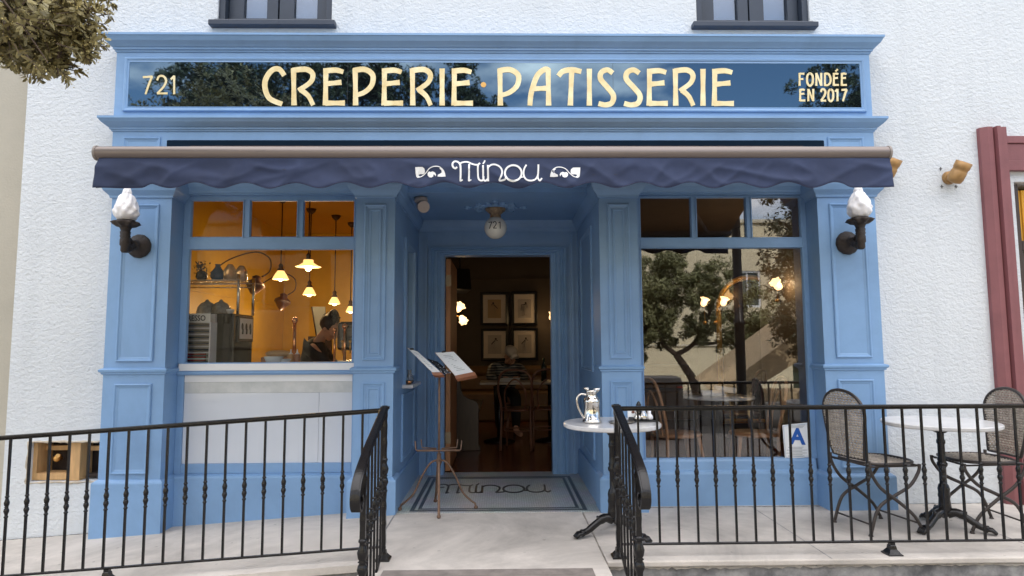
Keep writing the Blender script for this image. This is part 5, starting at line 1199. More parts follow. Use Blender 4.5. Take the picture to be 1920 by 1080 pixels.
def person(label, hip, chest, neck, headc, look, shl, shr, elb, wrists, knees, feet, loc):
    t = thing('person', label, 'person', loc)
    J = []; B = []
    def j(p, r, r2=None): J.append((*p, r, r2 if r2 else r)); return len(J)-1
    def V(p): return Vector(p)
    hip, chest, neck, headc = V(hip), V(chest), V(neck), V(headc); look = V(look).normalized()
    i0 = j(hip, 0.115, 0.085); i1 = j(hip.lerp(chest, .5), 0.095, 0.08); i2 = j(chest, 0.115, 0.085); B.extend([(i0, i1), (i1, i2)])
    i3 = j(neck, 0.046); upv = (headc-neck).normalized(); upv = (upv-look*upv.dot(look)).normalized(); B.append((i2, i3)); side = look.cross(upv).normalized()
    i4 = j(headc-upv*0.05-look*0.02, 0.045); B.append((i3, i4))
    for (sh, el, wr) in ((shl, elb[0], wrists[0]), (shr, elb[1], wrists[1])):
        a = j(V(sh), 0.048); b = j(V(el), 0.042); c_ = j(V(wr), 0.027); B.extend([(i2, a), (a, b), (b, c_)])
        d = (V(wr)-V(el)).normalized(); hand(J, B, c_, wr, d, (0, 0, 1))
    for kn, ft in zip(knees, feet):
        s_ = hip+Vector((kn[0]-hip.x, kn[1]-hip.y, 0))*0.35+Vector((0, 0, -0.06)); a = j(s_, 0.085); b = j(V(kn), 0.058); c_ = j(V(ft)+Vector((0, 0, 0.07)), 0.04); f_ = j(V(ft)+Vector((look.x, look.y, 0)).normalized()*0.13+Vector((0, 0, 0.035)), 0.035)
        B.extend([(i0, a), (a, b), (b, c_), (c_, f_)])
    # grow the limbs, add the sculpted head and fuse all into one skin
    o = skin_body('body', SKIN, t, J, B); dg = bpy.context.evaluated_depsgraph_get(); dg.update()
    me = bpy.data.meshes.new_from_object(o.evaluated_get(dg)); o.modifiers.clear(); old = o.data; o.data = me; bpy.data.meshes.remove(old)
    h = MB(); c = headc-t.location; S, L_, U = side, look, upv
    def ell(cen, rs, rl, ru, seg=20, rings=14):
        k = len(h.v); h.sphere((0, 0, 0), 1.0, seg, rings); h.v[k:] = [cen+S*(p.x*rs)+L_*(p.y*rl)+U*(p.z*ru) for p in h.v[k:]]
    ell(c+U*0.02-L_*0.008, 0.073, 0.092, 0.088); ell(c+L_*0.030-U*0.058, 0.050, 0.052, 0.055); ell(c+L_*0.045-U*0.01, 0.056, 0.046, 0.060); ell(c+L_*0.052-U*0.098, 0.022, 0.026, 0.018)
    ell(c+L_*0.088-U*0.066, 0.024, 0.010, 0.010); ell(c+L_*0.086+U*0.022, 0.050, 0.010, 0.010); ell(c+L_*0.080-U*0.024, 0.045, 0.016, 0.018)
    h.tube([c+L_*0.090+U*0.012, c+L_*0.106-U*0.018, c+L_*0.112-U*0.034, c+L_*0.088-U*0.042], [0.008, 0.011, 0.014, 0.008], 10)
    for q in (-1, 1): ell(c+S*q*0.074-U*0.012-L_*0.008, 0.010, 0.020, 0.032)
    h.tube([neck-t.location, c-U*0.06-L_*0.018, c-L_*0.01], [0.047, 0.046, 0.05], 14)
    b_ = bmesh.new(); b_.from_mesh(me); vv = [b_.verts.new(p) for p in h.v]
    for f in h.f:
        try: b_.faces.new([vv[i] for i in f])
        except ValueError: pass
    bmesh.ops.recalc_face_normals(b_, faces=b_.faces); b_.to_mesh(me); b_.free(); me.materials.clear(); me.materials.append(SKIN)
    rm = o.modifiers.new('fuse', 'REMESH'); rm.mode = 'VOXEL'; rm.voxel_size = 0.006; rm.use_smooth_shade = True; sm2 = o.modifiers.new('soft', 'SMOOTH'); sm2.iterations = 3
    for q in (-1, 1):
        e = MB(); e.sphere(headc+S*q*0.031+L_*0.0835+U*0.002, 0.0085, 10, 8); e.build('eye', mat('dark_eye', (0.03, 0.02, 0.015), 0.2), t)
    return t, upv, side
# barista
hp = at(600, 690, 1.62)
pt, upv, side = person('barista with dark pinned up hair in a black top bending over the counter', (-1.86, 1.68, 0.92), (-1.84, 1.64, 1.14), (-1.765, 1.60, 1.30), (-1.66, 1.56, 1.40), (0.72, -0.25, -0.62),
    (-1.86, 1.80, 1.24), (-1.82, 1.47, 1.22), [(-1.70, 1.86, 1.02), (-1.64, 1.42, 1.02)], [(-1.50, 1.70, 1.03), (-1.45, 1.45, 1.03)], [(-1.84, 1.76, 0.47), (-1.84, 1.60, 0.47)], [(-1.86, 1.77, 0.01), (-1.86, 1.59, 0.01)], (-1.86, 1.68, 0.005))
skin_body('black_top', BLACKC, pt, [(-1.86, 1.68, 0.88, 0.150, 0.12), (-1.85, 1.66, 1.02, 0.14, 0.115), (-1.84, 1.64, 1.13, 0.165, 0.14), (-1.805, 1.62, 1.23, 0.075), (-1.86, 1.80, 1.235, 0.090), (-1.70, 1.86, 1.02, 0.062), (-1.58, 1.76, 1.03, 0.045), (-1.82, 1.47, 1.215, 0.092), (-1.64, 1.42, 1.02, 0.062), (-1.53, 1.44, 1.03, 0.045)], [(0, 1), (1, 2), (2, 3), (2, 4), (4, 5), (5, 6), (2, 7), (7, 8), (8, 9)])
skin_body('trousers', BLACKC, pt, [(-1.86, 1.68, 0.90, 0.145, 0.11), (-1.855, 1.745, 0.80, 0.10), (-1.84, 1.76, 0.47, 0.072), (-1.86, 1.77, 0.10, 0.055), (-1.855, 1.61, 0.80, 0.10), (-1.84, 1.60, 0.47, 0.072), (-1.86, 1.59, 0.10, 0.055)], [(0, 1), (1, 2), (2, 3), (0, 4), (4, 5), (5, 6)])
m = MB(); hc = Vector((-1.66, 1.56, 1.40)); lk = Vector((0.72, -0.25, -0.62)).normalized(); up_ = upv
m.sphere(hc+up_*0.034-lk*0.036, 0.096, 26, 18, fn=lambda d: 1+0.05*noise.noise(d*6)+0.02*math.sin(22*d.x+9*d.y)); m.sphere(hc+up_*0.125-lk*0.055, 0.050, 18, 12, fn=lambda d: 1+0.16*noise.noise(d*5)+0.04*math.sin(30*d.x))
RG = random.Random(8)
for _ in range(60):
    a_ = (Vector((RG.gauss(0, 1), RG.gauss(0, 1), RG.gauss(0, 1)))-lk*0.8+up_*0.7).normalized(); p = hc+up_*0.05-lk*0.03+a_*0.088; b_ = a_.cross(Vector((RG.gauss(0, 1), RG.gauss(0, 1), RG.gauss(0, 1)))).normalized(); m.tube([p, p+a_*0.012+b_*0.02, p+a_*0.006+b_*0.042], [0.004, 0.003, 0.001], 5)
m.build('hair', HAIR, pt)
# small white collar detail
# =====================================================================
# DINING ROOM
# =====================================================================
def picture(px0, py0, px1, py1, label, style):
    Y = 6.255; a = at(px0, py0, Y); b = at(px1, py1, Y); x0, x1, z0, z1 = a.x, b.x, b.z, a.z
    t = thing('framed_print', label, 'picture', ((x0+x1)/2, Y, z0), 'black framed prints on the dining room wall')
    m = MB(); frame(m, x0, x1, z0, z1, Y, [(0, -0.03), (0, 0.02), (0.012, 0.028), (0.04, 0.02), (0.045, 0.0)]); m.build('picture_frame', BLACKP, t)
    m = MB(); m.box(x0+0.02, x1-0.02, Y, Y+0.004, z0+0.02, z1-0.02); m.build('mount', mat('cream_mount', (0.78, 0.66, 0.55), 0.6), t)
    cx_, cz_ = (x0+x1)/2, (z0+z1)/2
    m = MB(); m.box(cx_-0.115, cx_+0.115, Y-0.003, Y-0.0005, cz_-0.16, cz_+0.16); m.build('print', mat('print_%d' % (style % 2), (0.50, 0.33, 0.17) if style % 2 else (0.52, 0.44, 0.38), 0.6), t)
    m = MB(); RG = random.Random(style*7+1)
    yy = Y-0.0036; tl = (-1)**style*0.02
    m.sphere((cx_+tl, yy, cz_+0.095), 0.017, 10, 8, (1, 0.05, 1.15)); m.tube([(cx_+tl, yy, cz_+0.08), (cx_, yy, cz_+0.02)], [0.014, 0.022], 8, flat=0.05)
    m.tube([(cx_, yy, cz_+0.025), (cx_-tl*0.6, yy, cz_-0.05)], [0.018, 0.045 if style % 4 else 0.03], 8, flat=0.04)
    for q in (-1, 1): m.tube([(cx_+q*0.012-tl*0.5, yy, cz_-0.05), (cx_+q*0.022-tl*0.8, yy, cz_-0.125)], [0.009, 0.005], 6, flat=0.1); m.tube([(cx_+tl+q*0.012, yy, cz_+0.07), (cx_+q*0.055, yy, cz_+0.035+0.03*q*(1 if style > 2 else -1)), (cx_+q*0.045, yy, cz_+0.0+0.07*(q*tl > 0))], [0.008, 0.006, 0.004], 6, flat=0.1)
    m.build('drawn_figure', mat('sepia_ink', (0.05, 0.035, 0.03), 0.7), t)
picture(901, 548, 953, 610, 'upper left framed print seen through the doorway', 1)
picture(959, 547, 1008, 610, 'upper right framed print seen through the doorway', 2)
picture(902, 616, 953, 676, 'lower left framed print seen through the doorway', 4)
picture(959, 615, 1009, 675, 'lower right framed print seen through the doorway', 6)
TUL = mat('lit_tulip_glass', (1, 0.75, 0.42), 0.4, emit=1.5, ecol=(1.0, 0.62, 0.28), var=0.2, vscale=20)
def tulip(px, py, Y, wall, label, k=1.0, e=5, aim=(0.2, -0.4, 0.9)):
    c = at(px, py, Y); t = thing('tulip_wall_lamp', label, 'wall lamp', c, 'lit tulip glass wall lamps in the dining room')
    m = MB(); ML = Vector(aim).normalized().to_track_quat('Z', 'Y').to_matrix()
    m.lathe([(0.02*k, -0.07*k), (0.045*k, -0.05*k), (0.055*k, -0.01*k), (0.048*k, 0.03*k), (0.075*k, 0.075*k)], c, 24, M=ML, fn=lambda a, z: 1+(0.16*math.sin(6*a) if z > 0.05*k else 0)); m.build('tulip_shade', TUL, t)
    m = MB(); m.sphere(c, 0.03*k, 12, 8); m.build('bulb', BULB, t)
    m = MB(); w_ = Vector(wall); m.tube(catmull([w_, w_.lerp(c, 0.5)+Vector((0, 0, 0.06)), c-Vector(aim).normalized()*0.07*k], 6), 0.008, 6); m.sphere(w_, 0.03, 10, 8); m.build('arm', BRASS, t)
    light('tulip_light', c+Vector((0, -0.10, 0)), e*0.5, r=0.05, parent=t)
tulip(860, 578, 5.2, (-0.90, 5.2, 1.75), 'upper lit tulip lamp by the door leaf, seen through the doorway', 1.0, 2.5, (0.6, -0.5, 0.6))
tulip(867, 598, 5.0, (-0.90, 5.0, 1.6), 'lower lit tulip lamp by the door leaf, seen through the doorway', 0.9, 2, (0.3, -0.7, -0.5))
tulip(1035, 594, 6.1, (at(1040, 600, 6.1).x, 6.27, 1.7), 'lit tulip lamp right of the framed prints', 0.9, 2.5)
c = at(862, 527, 5.2); t = thing('loudspeaker', 'black loudspeaker hung high in the left corner of the dining room', 'speaker', (c.x, 5.2, c.z))
m = MB(); M_ = Matrix.Translation(c) @ Matrix.Rotation(R(25), 4, 'Z') @ Matrix.Rotation(R(-12), 4, 'X'); m.box(-0.14, 0.14, -0.12, 0.12, -0.17, 0.17, M_); m.build('cabinet', BLACKP, t, bevel=0.01)
m = MB(); m.tube([c+Vector((0, 0, .17)), c+Vector((0, .1, .5)), Vector((c.x, 5.3, 2.9))], 0.012, 8); m.build('bracket', BLACKP, t)
# bench, table, chairs, seated man
DW = mat('dark_walnut', (0.06, 0.032, 0.018), 0.4, var=0.3, vscale=5, stretch=(8, 8, 1))
t = thing('pew_bench', 'tall dark wooden pew bench seen just inside the door', 'bench', (-0.45, 2.9, 0.005))
pl = [(-0.60, 0.006), (-0.22, 0.006), (-0.22, 0.05), (-0.24, 0.06), (-0.24, 0.52), (-0.27, 0.57), (-0.36, 0.60), (-0.42, 0.64), (-0.45, 0.72), (-0.46, 1.0), (-0.52, 1.03), (-0.60, 1.0)]
m = MB(); n_ = len(pl); m.add([(x, y, z) for y in (2.75, 2.80) for (x, z) in pl], [tuple(range(n_)), tuple(range(n_, 2*n_))[::-1]]+[(i, (i+1) % n_, n_+(i+1) % n_, n_+i) for i in range(n_)]); m.build('end_panel', DW, t, bevel=0.004)
m = MB(); m.box(-0.58, -0.24, 2.801, 4.4, 0.42, 0.46); m.build('seat', DW, t); m = MB(); m.box(-0.58, -0.54, 2.801, 4.4, 0.461, 0.98); m.build('backrest', DW, t)
t = thing('banquette', 'long tan upholstered banquette under the framed prints', 'bench', (0.8, 5.9, 0.005))
TAN = mat('tan_leather', (0.24, 0.13, 0.055), 0.45, var=0.15)
m = MB(); m.box(-0.8, 3.2, 5.6, 6.2, 0.006, 0.46); m.build('seat', TAN, t, bevel=0.03); m = MB(); m.box(-0.8, 3.2, 6.05, 6.24, 0.47, 0.72); m.build('backrest', TAN, t, bevel=0.03)
m = MB(); m.tube([(-0.8, 6.08, 0.79), (3.2, 6.08, 0.79)], 0.085, 14); m.build('bolster', TAN, t)
t = thing('dining_table', 'dark dining table with white cloth edge behind the bentwood chair in the doorway', 'table', (0.3, 3.45, 0.005))
m = MB(); m.box(-0.24, 0.85, 3.15, 3.75, 0.735, 0.76); m.build('table_top', mat('pale_table_edge', (0.36, 0.28, 0.21), 0.35), t, bevel=0.004)
for x in (0.0, 0.65):
    m = MB(); m.lathe([(0.20, 0.006), (0.19, 0.03), (0.03, 0.06), (0.03, 0.70), (0.12, 0.734)], (x, 3.45, 0), 18); m.build('pedestal', IRON, t)
def bentwood(label, loc, rz, grp='bentwood chairs in the dining room', wood=None):
    t = thing('bentwood_chair', label, 'chair', (0, 0, 0), grp); W = wood or BENT
    m = MB(); m.lathe([(0.001, 0.445), (0.17, 0.445), (0.205, 0.45), (0.21, 0.465), (0.20, 0.475), (0.001, 0.468)], (0, 0, 0), 28); m.build('seat', W, t)
    m = MB(); m.tube(catmull([(-0.17, -0.18, 0.0), (-0.15, -0.17, 0.45), (-0.20, -0.20, 0.72), (-0.235, -0.15, 0.89), (-0.245, 0, 0.93), (-0.235, 0.15, 0.89), (-0.20, 0.20, 0.72), (-0.15, 0.17, 0.45), (-0.17, 0.18, 0.0)], 8), 0.014, 8); m.build('backrest', W, t)
    m = MB(); m.tube(catmull([(-0.165, -0.11, 0.46), (-0.20, -0.12, 0.68), (-0.225, 0, 0.82), (-0.20, 0.12, 0.68), (-0.165, 0.11, 0.46)], 8), 0.010, 8); m.build('inner_hoop', W, t)
    for s in (-1, 1):
        m = MB(); m.tube([(0.14, s*0.13, 0.45), (0.175, s*0.155, 0.2), (0.185, s*0.165, 0.0)], [0.016, 0.014, 0.011], 8); m.build('leg', W, t)
    m = MB(); m.tube([(0.16*math.cos(a), 0.16*math.sin(a), 0.22) for a in [2*math.pi*k/24 for k in range(24)]], 0.008, 6, closed=True); m.build('leg_ring', W, t)
    t.location = loc; t.rotation_euler = (0, 0, rz); return t
bw = bentwood('reddish bentwood chair at the dining table in the doorway', (0.22, 2.88, 0.005), R(80), wood=mat('dark_bentwood', (0.16, 0.06, 0.03), 0.35, var=0.3, vscale=6))
dup(bw, (0.56, 3.0, 0.005), R(95), 'bentwood chair half cut by the right side of the doorway')
# seated man
P0 = Vector((0.10, 4.02, 0))
pt, upv, side = person('man in a pale flat cap and striped shirt leaning over the dining table', (0.10, 4.25, 0.55), (0.09, 4.08, 0.84), (0.12, 3.98, 0.98), (0.15, 3.90, 1.08), (0.45, -0.6, -0.6),
    (-0.09, 4.04, 0.94), (0.28, 4.02, 0.93), [(-0.14, 3.82, 0.78), (0.36, 3.80, 0.78)], [(0.02, 3.66, 0.80), (0.26, 3.64, 0.80)], [(0.0, 3.85, 0.50), (0.22, 3.85, 0.50)], [(0.0, 3.80, 0.01), (0.22, 3.80, 0.01)], (0.10, 4.2, 0.005))
STR = bpy.data.materials.new('striped_shirt'); STR.use_nodes = True; n = STR.node_tree.nodes; l = STR.node_tree.links.new
t_ = n.new('ShaderNodeTexCoord'); wv = n.new('ShaderNodeTexWave'); wv.bands_direction = 'Z'; wv.inputs['Scale'].default_value = 9; wv.inputs['Distortion'].default_value = 1.5
r_ = n.new('ShaderNodeValToRGB'); r_.color_ramp.interpolation = 'CONSTANT'; r_.color_ramp.elements[1].position = 0.55; r_.color_ramp.elements[0].color = (0.015, 0.02, 0.03, 1); r_.color_ramp.elements[1].color = (0.25, 0.23, 0.2, 1)
l(t_.outputs['Object'], wv.inputs['Vector']); l(wv.outputs['Fac'], r_.inputs['Fac']); l(r_.outputs['Color'], n['Principled BSDF'].inputs['Base Color'])
skin_body('striped_shirt', STR, pt, [(0.10, 4.23, 0.56, 0.15, 0.12), (0.095, 4.16, 0.70, 0.135, 0.11), (0.09, 4.08, 0.84, 0.165, 0.14), (0.115, 4.0, 0.945, 0.065), (-0.09, 4.04, 0.935, 0.07), (-0.14, 3.82, 0.785, 0.052), (-0.04, 3.71, 0.80, 0.04), (0.28, 4.02, 0.925, 0.07), (0.36, 3.80, 0.785, 0.052), (0.29, 3.69, 0.80, 0.04)], [(0, 1), (1, 2), (2, 3), (2, 4), (4, 5), (5, 6), (2, 7), (7, 8), (8, 9)])
m = MB(); hc = Vector((0.15, 3.90, 1.08)); lk = Vector((0.45, -0.6, -0.6)).normalized(); Mc = Matrix((side, lk, upv)).transposed(); k0 = len(m.v); m.sphere((0, 0, 0), 0.094, 24, 14, (0.95, 1.14, 0.72)); m.tube([(0, 0.045, -0.012), (0, 0.125, -0.03)], [0.07, 0.055], 18, flat=1.0); m.v[k0:] = [Mc @ Vector((p.x, p.y, p.z if abs(p.y) < 0.04 or p.z > -0.01 else max(p.z, -0.035))) + hc+upv*0.068-lk*0.006 for p in m.v[k0:]]; m.build('flat_cap', mat('pale_cap', (0.62, 0.52, 0.45), 0.85), pt)
skin_body('trousers', BLACKC, pt, [(0.10, 4.25, 0.56, 0.14, 0.11), (0.0, 3.85, 0.50, 0.082), (0.0, 3.82, 0.10, 0.058), (0.22, 3.85, 0.50, 0.082), (0.22, 3.82, 0.10, 0.058), (0.02, 4.08, 0.54, 0.10), (0.19, 4.08, 0.54, 0.10)], [(0, 5), (5, 1), (1, 2), (0, 6), (6, 3), (3, 4)])
t = thing('stool', 'dark stool under the seated man', 'stool', (0.10, 4.28, 0.005)); m = MB(); m.lathe([(0.18, 0.39), (0.19, 0.42), (0.001, 0.43)], (0.10, 4.28, 0), 20); m.build('seat', DW, t)
for a in (45, 135, 225, 315):
    m = MB(); m.tube([(0.10+0.12*math.cos(R(a)), 4.28+0.12*math.sin(R(a)), 0.39), (0.10+0.16*math.cos(R(a)), 4.28+0.16*math.sin(R(a)), 0.006)], 0.014, 8); m.build('leg', DW, t)
c = at(1020, 722, 3.4); t = thing('wine_bottle', 'dark bottle on the right end of the dining table', 'bottle', (c.x, 3.4, 0.761))
m = MB(); m.lathe([(0.036, 0.762), (0.037, 0.95), (0.014, 1.0), (0.013, 1.05), (0.001, 1.055)], (c.x, 3.4, 0), 18); m.build('body', mat('bottle_glass', (0.02, 0.03, 0.02), 0.08), t)
t = thing('open_newspaper', 'papers in front of the seated man', 'paper', (0.14, 3.45, 0.761))
m = MB(); m.hexa([(0.0, 3.32, 0.762), (0.25, 3.30, 0.762), (0.27, 3.48, 0.80), (0.02, 3.50, 0.80)], (0, 0, 0.002)); m.build('sheet', NPAPER, t)

# right window table with napkins, chairs, mirrors
c = at(1348, 752, 0.95)
t = thing('window_table', 'round pale table just inside the right window with rolled newspapers', 'table', (c.x, 0.95, 0.005))
m = MB(); tz = c.z+0.045; m.lathe([(0.001, tz-0.022), (0.30, tz-0.022), (0.308, tz-0.012), (0.30, tz), (0.001, tz)], (c.x, 0.95, 0), 40); m.build('table_top', MARBLE, t)
m = MB(); m.lathe([(0.20, 0.006), (0.19, 0.03), (0.03, 0.07), (0.028, tz-0.05), (0.10, tz-0.0225)], (c.x, 0.95, 0), 20); m.build('pedestal', IRON, t)
for i, (dx, dy, ang, lb_) in enumerate(((-0.10, -0.05, 8, 'left rolled newspaper on the window table'), (0.02, -0.02, -22, 'right rolled newspaper lying on top on the window table'))):
    t2 = thing('rolled_newspaper', lb_, 'newspaper', (c.x+dx, 0.95+dy, tz), 'rolled newspapers on the window table'); m = MB(); d = Vector((math.cos(R(ang)), 0.35*math.sin(R(ang)), -0.12*i)); p = Vector((c.x+dx+0.03, 0.95+dy, tz+0.028+0.03*i))
    m.tube([p-d*0.10, p+d*0.10], 0.026, 16); m.tube([p-d*0.101, p+d*0.101], 0.017, 12); m.build('roll', NPAPER, t2)
bl = bentwood('x', (0, 0, 0), 0)
bl.location = (1.50, 0.66, 0.005); bl.rotation_euler = (0, 0, R(8)); bl['label'] = 'bentwood chair left of the window table'
dup(bl, (2.16, 0.66, 0.005), R(172), 'bentwood chair right of the window table')
dup(bw, (2.62, 2.2, 0.005), R(140), 'bentwood chair deeper in the dining room on the right')
def mirror(px, py0, py1, w, Y, label):
    a = at(px, py0, Y); b = at(px, py1, Y); x0 = a.x; x1 = x0+w; t = thing('gilt_mirror', label, 'mirror', (x0, Y, b.z), 'arched gilt mirrors in the dining room')
    zc = a.z-w/2; cxm = (x0+x1)/2; pts = [Vector((x0, Y, b.z)), Vector((x0, Y, zc))]+[Vector((cxm-w/2*math.cos(R(q)), Y, zc+w/2*math.sin(R(q)))) for q in range(15, 180, 15)]+[Vector((x1, Y, zc)), Vector((x1, Y, b.z))]
    m = MB(); m.tube(pts+[pts[0]], 0.035, 8); m.tube([p+Vector((0, -0.03, 0)) for p in pts], 0.014, 6); m.build('mirror_frame', mat('gilt', (0.70, 0.36, 0.05), 0.35, 0.6, var=0.4, vscale=30, bump=0.004, bscale=50, emit=0.0), t)
    m = MB(); n_ = len(pts); m.add([p+Vector((0, 0.02, 0)) for p in pts], [tuple(range(n_))]); m.build('mirror_glass', mat('dark_mirror', (0.25, 0.22, 0.18), 0.05, 1.0, var=0.02), t)
    light('mirror_fill', (cxm-0.25, Y-0.35, zc+0.35), 1.8, r=0.03, parent=t)  # unseen fill light added by the mirror to warm the room, no lamp here
mirror(1345, 520, 790, 0.85, 3.6, 'gilt arched mirror behind the window table')
mirror(1487, 470, 800, 0.95, 3.0, 'gilt arched mirror at the right edge of the right window')
tulip(1320, 567, 3.4, (at(1330, 575, 3.4).x, 3.6, 1.5), 'left lit tulip lamp seen in the right window', 0.75, 1.5)
tulip(1357, 566, 3.4, (at(1350, 575, 3.4).x, 3.6, 1.5), 'middle lit tulip lamp seen in the right window', 0.75, 1.5)
tulip(1458, 535, 2.8, (at(1470, 525, 2.8).x, 3.0, 1.75), 'largest lit tulip lamp seen in the right window', 0.9, 2.5, (-0.5, -0.3, 0.5))
# =====================================================================
# STREET BEHIND THE VIEWER (it shows in the glass)
# =====================================================================
def vat(px, py, Yr, Yg=0.215):
    p = at(px, py, 2*Yg-Yr); p.y = Yr; return p
LEAF = mat('street_tree_leaves', (0.26, 0.26, 0.12), 0.55, col2=(0.15, 0.16, 0.07), vscale=1.5, island=0.45)
LEAF2 = mat('dark_tree_leaves', (0.05, 0.065, 0.025), 0.5, col2=(0.02, 0.03, 0.012), vscale=1.5, island=0.45)
BARK = mat('bark', (0.16, 0.115, 0.085), 0.85, var=0.4, vscale=12, bump=0.01, bscale=30)
def tree(label, base, limbs, clumps, n, ls, lm, seed, name='street_tree'):
    rg = random.Random(seed); t = thing(name, label, 'tree', base)
    m = MB()
    for pts, r0, r1 in limbs:
        q = catmull(pts, 5); m.tube(q, [r0+(r1-r0)*i/(len(q)-1) for i in range(len(q))], 9)
    m.build('trunk', BARK, t)
    m = MB(); tot = sum(r**2 for c, r in clumps)
    for c, r in clumps:
        c = Vector(c)
        subs = []
        for _ in range(int(14+r*30)):
            d = Vector((rg.gauss(0, 1), rg.gauss(0, 1), rg.gauss(0, 1))).normalized(); subs.append((c+d*r*rg.uniform(.25, 1.12), 0.06+r*rg.uniform(.07, .22)))
        for _ in range(int(n*r*r/tot)):
            sc_, sr = rg.choice(subs); d = Vector((rg.gauss(0, 1), rg.gauss(0, 1), rg.gauss(0, 1))).normalized()
            p = sc_+d*sr*rg.uniform(.5, 1.05); a = Vector((rg.gauss(0, 1), rg.gauss(0, 1), rg.gauss(0, .8))).normalized()*ls*rg.uniform(.6, 1.2); b = a.cross(d+Vector((.01, 0, 0)))
            if b.length < 1e-6: continue
            b = b.normalized()*a.length*0.42; m.add([p-a, p+b*0.8, p+a, p-b*0.8], [(0, 1, 2, 3)])
    m.build('crown', lm, t, merge=False); return t
# small round street tree opposite
Y = -11.6
b0 = vat(1312, 760, Y); f1 = vat(1268, 665, Y); c0 = vat(1300, 575, Y)
tree('round topped street tree with bent trunk across the road', (b0.x, Y, -0.4),
 [([(b0.x, Y, -0.4), vat(1300, 715, Y), vat(1285, 690, Y), f1], 0.13, 0.09), ([f1, vat(1240, 640, Y), vat(1235, 600, Y)], 0.07, 0.04), ([f1, vat(1300, 645, Y), vat(1325, 600, Y), vat(1340, 560, Y)], 0.07, 0.03), ([vat(1300, 645, Y), vat(1350, 640, Y-.3), vat(1390, 600, Y-.5)], 0.05, 0.02)],
 [(vat(1215, 545, Y), 1.0), (vat(1275, 540, Y), 0.95), (vat(1190, 600, Y), 0.9), (vat(1230, 615, Y), 0.7), (vat(1340, 555, Y), 0.85), (vat(1395, 590, Y), 0.8), (vat(1420, 615, Y), 0.55), (vat(1310, 620, Y+.4), 0.45), (vat(1250, 500, Y), 0.5), (vat(1370, 640, Y), 0.45), (vat(1150, 560, Y), 0.9)], 55000, 0.055, LEAF, 11)
# bigger tree at right, near kerb
Y = -6.6
tree('big drooping street tree at the kerb on the right', (vat(1560, 700, Y).x, Y, -0.36),
 [([(vat(1570, 700, Y).x, Y, -0.4), vat(1575, 600, Y), vat(1560, 500, Y), vat(1550, 380, Y)], 0.16, 0.08), ([vat(1560, 500, Y), vat(1510, 450, Y), vat(1470, 420, Y)], 0.06, 0.02)],
 [(vat(1505, 400, Y), 0.75), (vat(1475, 480, Y), 0.5), (vat(1500, 550, Y), 0.6), (vat(1480, 610, Y), 0.5), (vat(1515, 640, Y), 0.5), (vat(1560, 480, Y), 1.0), (vat(1570, 340, Y), 0.8), (vat(1580, 180, Y, 0), 0.85), (vat(1600, 250, Y, 0), 0.9), (vat(1545, 300, Y), 0.6)], 30000, 0.05, LEAF2, 12)
# tall trees whose crowns show in the sign
Y = -9.0
def va(px, py): return vat(px, py, Y, 0)
tree('tall dark street tree left across the road, mirrored in the sign', (va(600, 600).x, Y, -0.4),
 [([(va(600, 600).x, Y, -0.6), va(590, 450), va(600, 330), va(580, 220)], 0.28, 0.12), ([va(600, 330), va(480, 260), va(420, 200)], 0.14, 0.05), ([va(600, 330), va(720, 260), va(760, 200)], 0.12, 0.04)],
 [(va(420, 170), 1.1), (va(540, 160), 1.3), (va(660, 160), 1.15), (va(740, 210), 0.9), (va(480, 250), 1.1), (va(600, 260), 1.3), (va(370, 190), 0.8), (va(790, 170), 0.45), (va(340, 225), 0.7), (va(700, 130), 0.8)], 30000, 0.07, LEAF2, 13)
tree('slimmer street tree beside the tall dark one, mirrored in the sign', (va(880, 600).x, Y-0.6, -0.4),
 [([(va(880, 600).x, Y-0.6, -0.6), va(885, 450), va(870, 300), va(865, 200)], 0.16, 0.06)],
 [(va(860, 165), 0.42), (va(885, 200), 0.5), (va(920, 215), 0.38), (va(850, 230), 0.5), (va(865, 130), 0.35), (va(895, 260), 0.5)], 9000, 0.06, LEAF2, 14)
# cream building opposite
ob = thing('cream_building', 'long cream building across the road, seen in the window glass', 'building', (2, -17.1, -0.4))
CREAM = mat('cream_render', (0.74, 0.65, 0.45), 0.85, var=0.06, vscale=1)
m = MB(); holed(m, -22, 26, -0.62, 5.5, -17.3, -17.1, [(8.3, 9.2, 2.5, 3.8), (-2, -0.8, 2.4, 4.0), (10.2, 11.1, -0.6, 1.5), (-9, -7.5, 2.4, 4.0)]); m.box(-22, 26, -22, -17.301, 5.4, 5.5); m.build('wall', CREAM, ob)
m = MB(); m.box(-22.1, 26.1, -17.35, -17.0, 5.501, 5.62); m.box(-22, 26, -17.099, -17.04, 1.15, 1.22); m.build('coping', mat('pale_coping', (0.66, 0.60, 0.46), 0.8), ob)
for (a_, b_, c_, d_) in ((8.3, 9.2, 2.5, 3.8), (-2, -0.8, 2.4, 4.0), (-9, -7.5, 2.4, 4.0)):
    m = MB(); m.box(a_, b_, -17.25, -17.22, c_, d_); wn = m.build('window', mat('grey_green_window', (0.10, 0.12, 0.10), 0.2), ob)
    m = MB(); frame(m, a_, b_, c_, d_, -17.2, [(0, -0.05), (0.07, -0.05), (0.07, 0.02)]); m.box((a_+b_)/2-0.03, (a_+b_)/2+0.03, -17.22, -17.19, c_, d_); m.build('window_frame', WHITEP, wn)
m = MB(); m.box(10.2, 11.1, -17.25, -17.22, -0.6, 1.5); m.build('gate_door', mat('dark_green_door', (0.03, 0.05, 0.03), 0.5), ob)
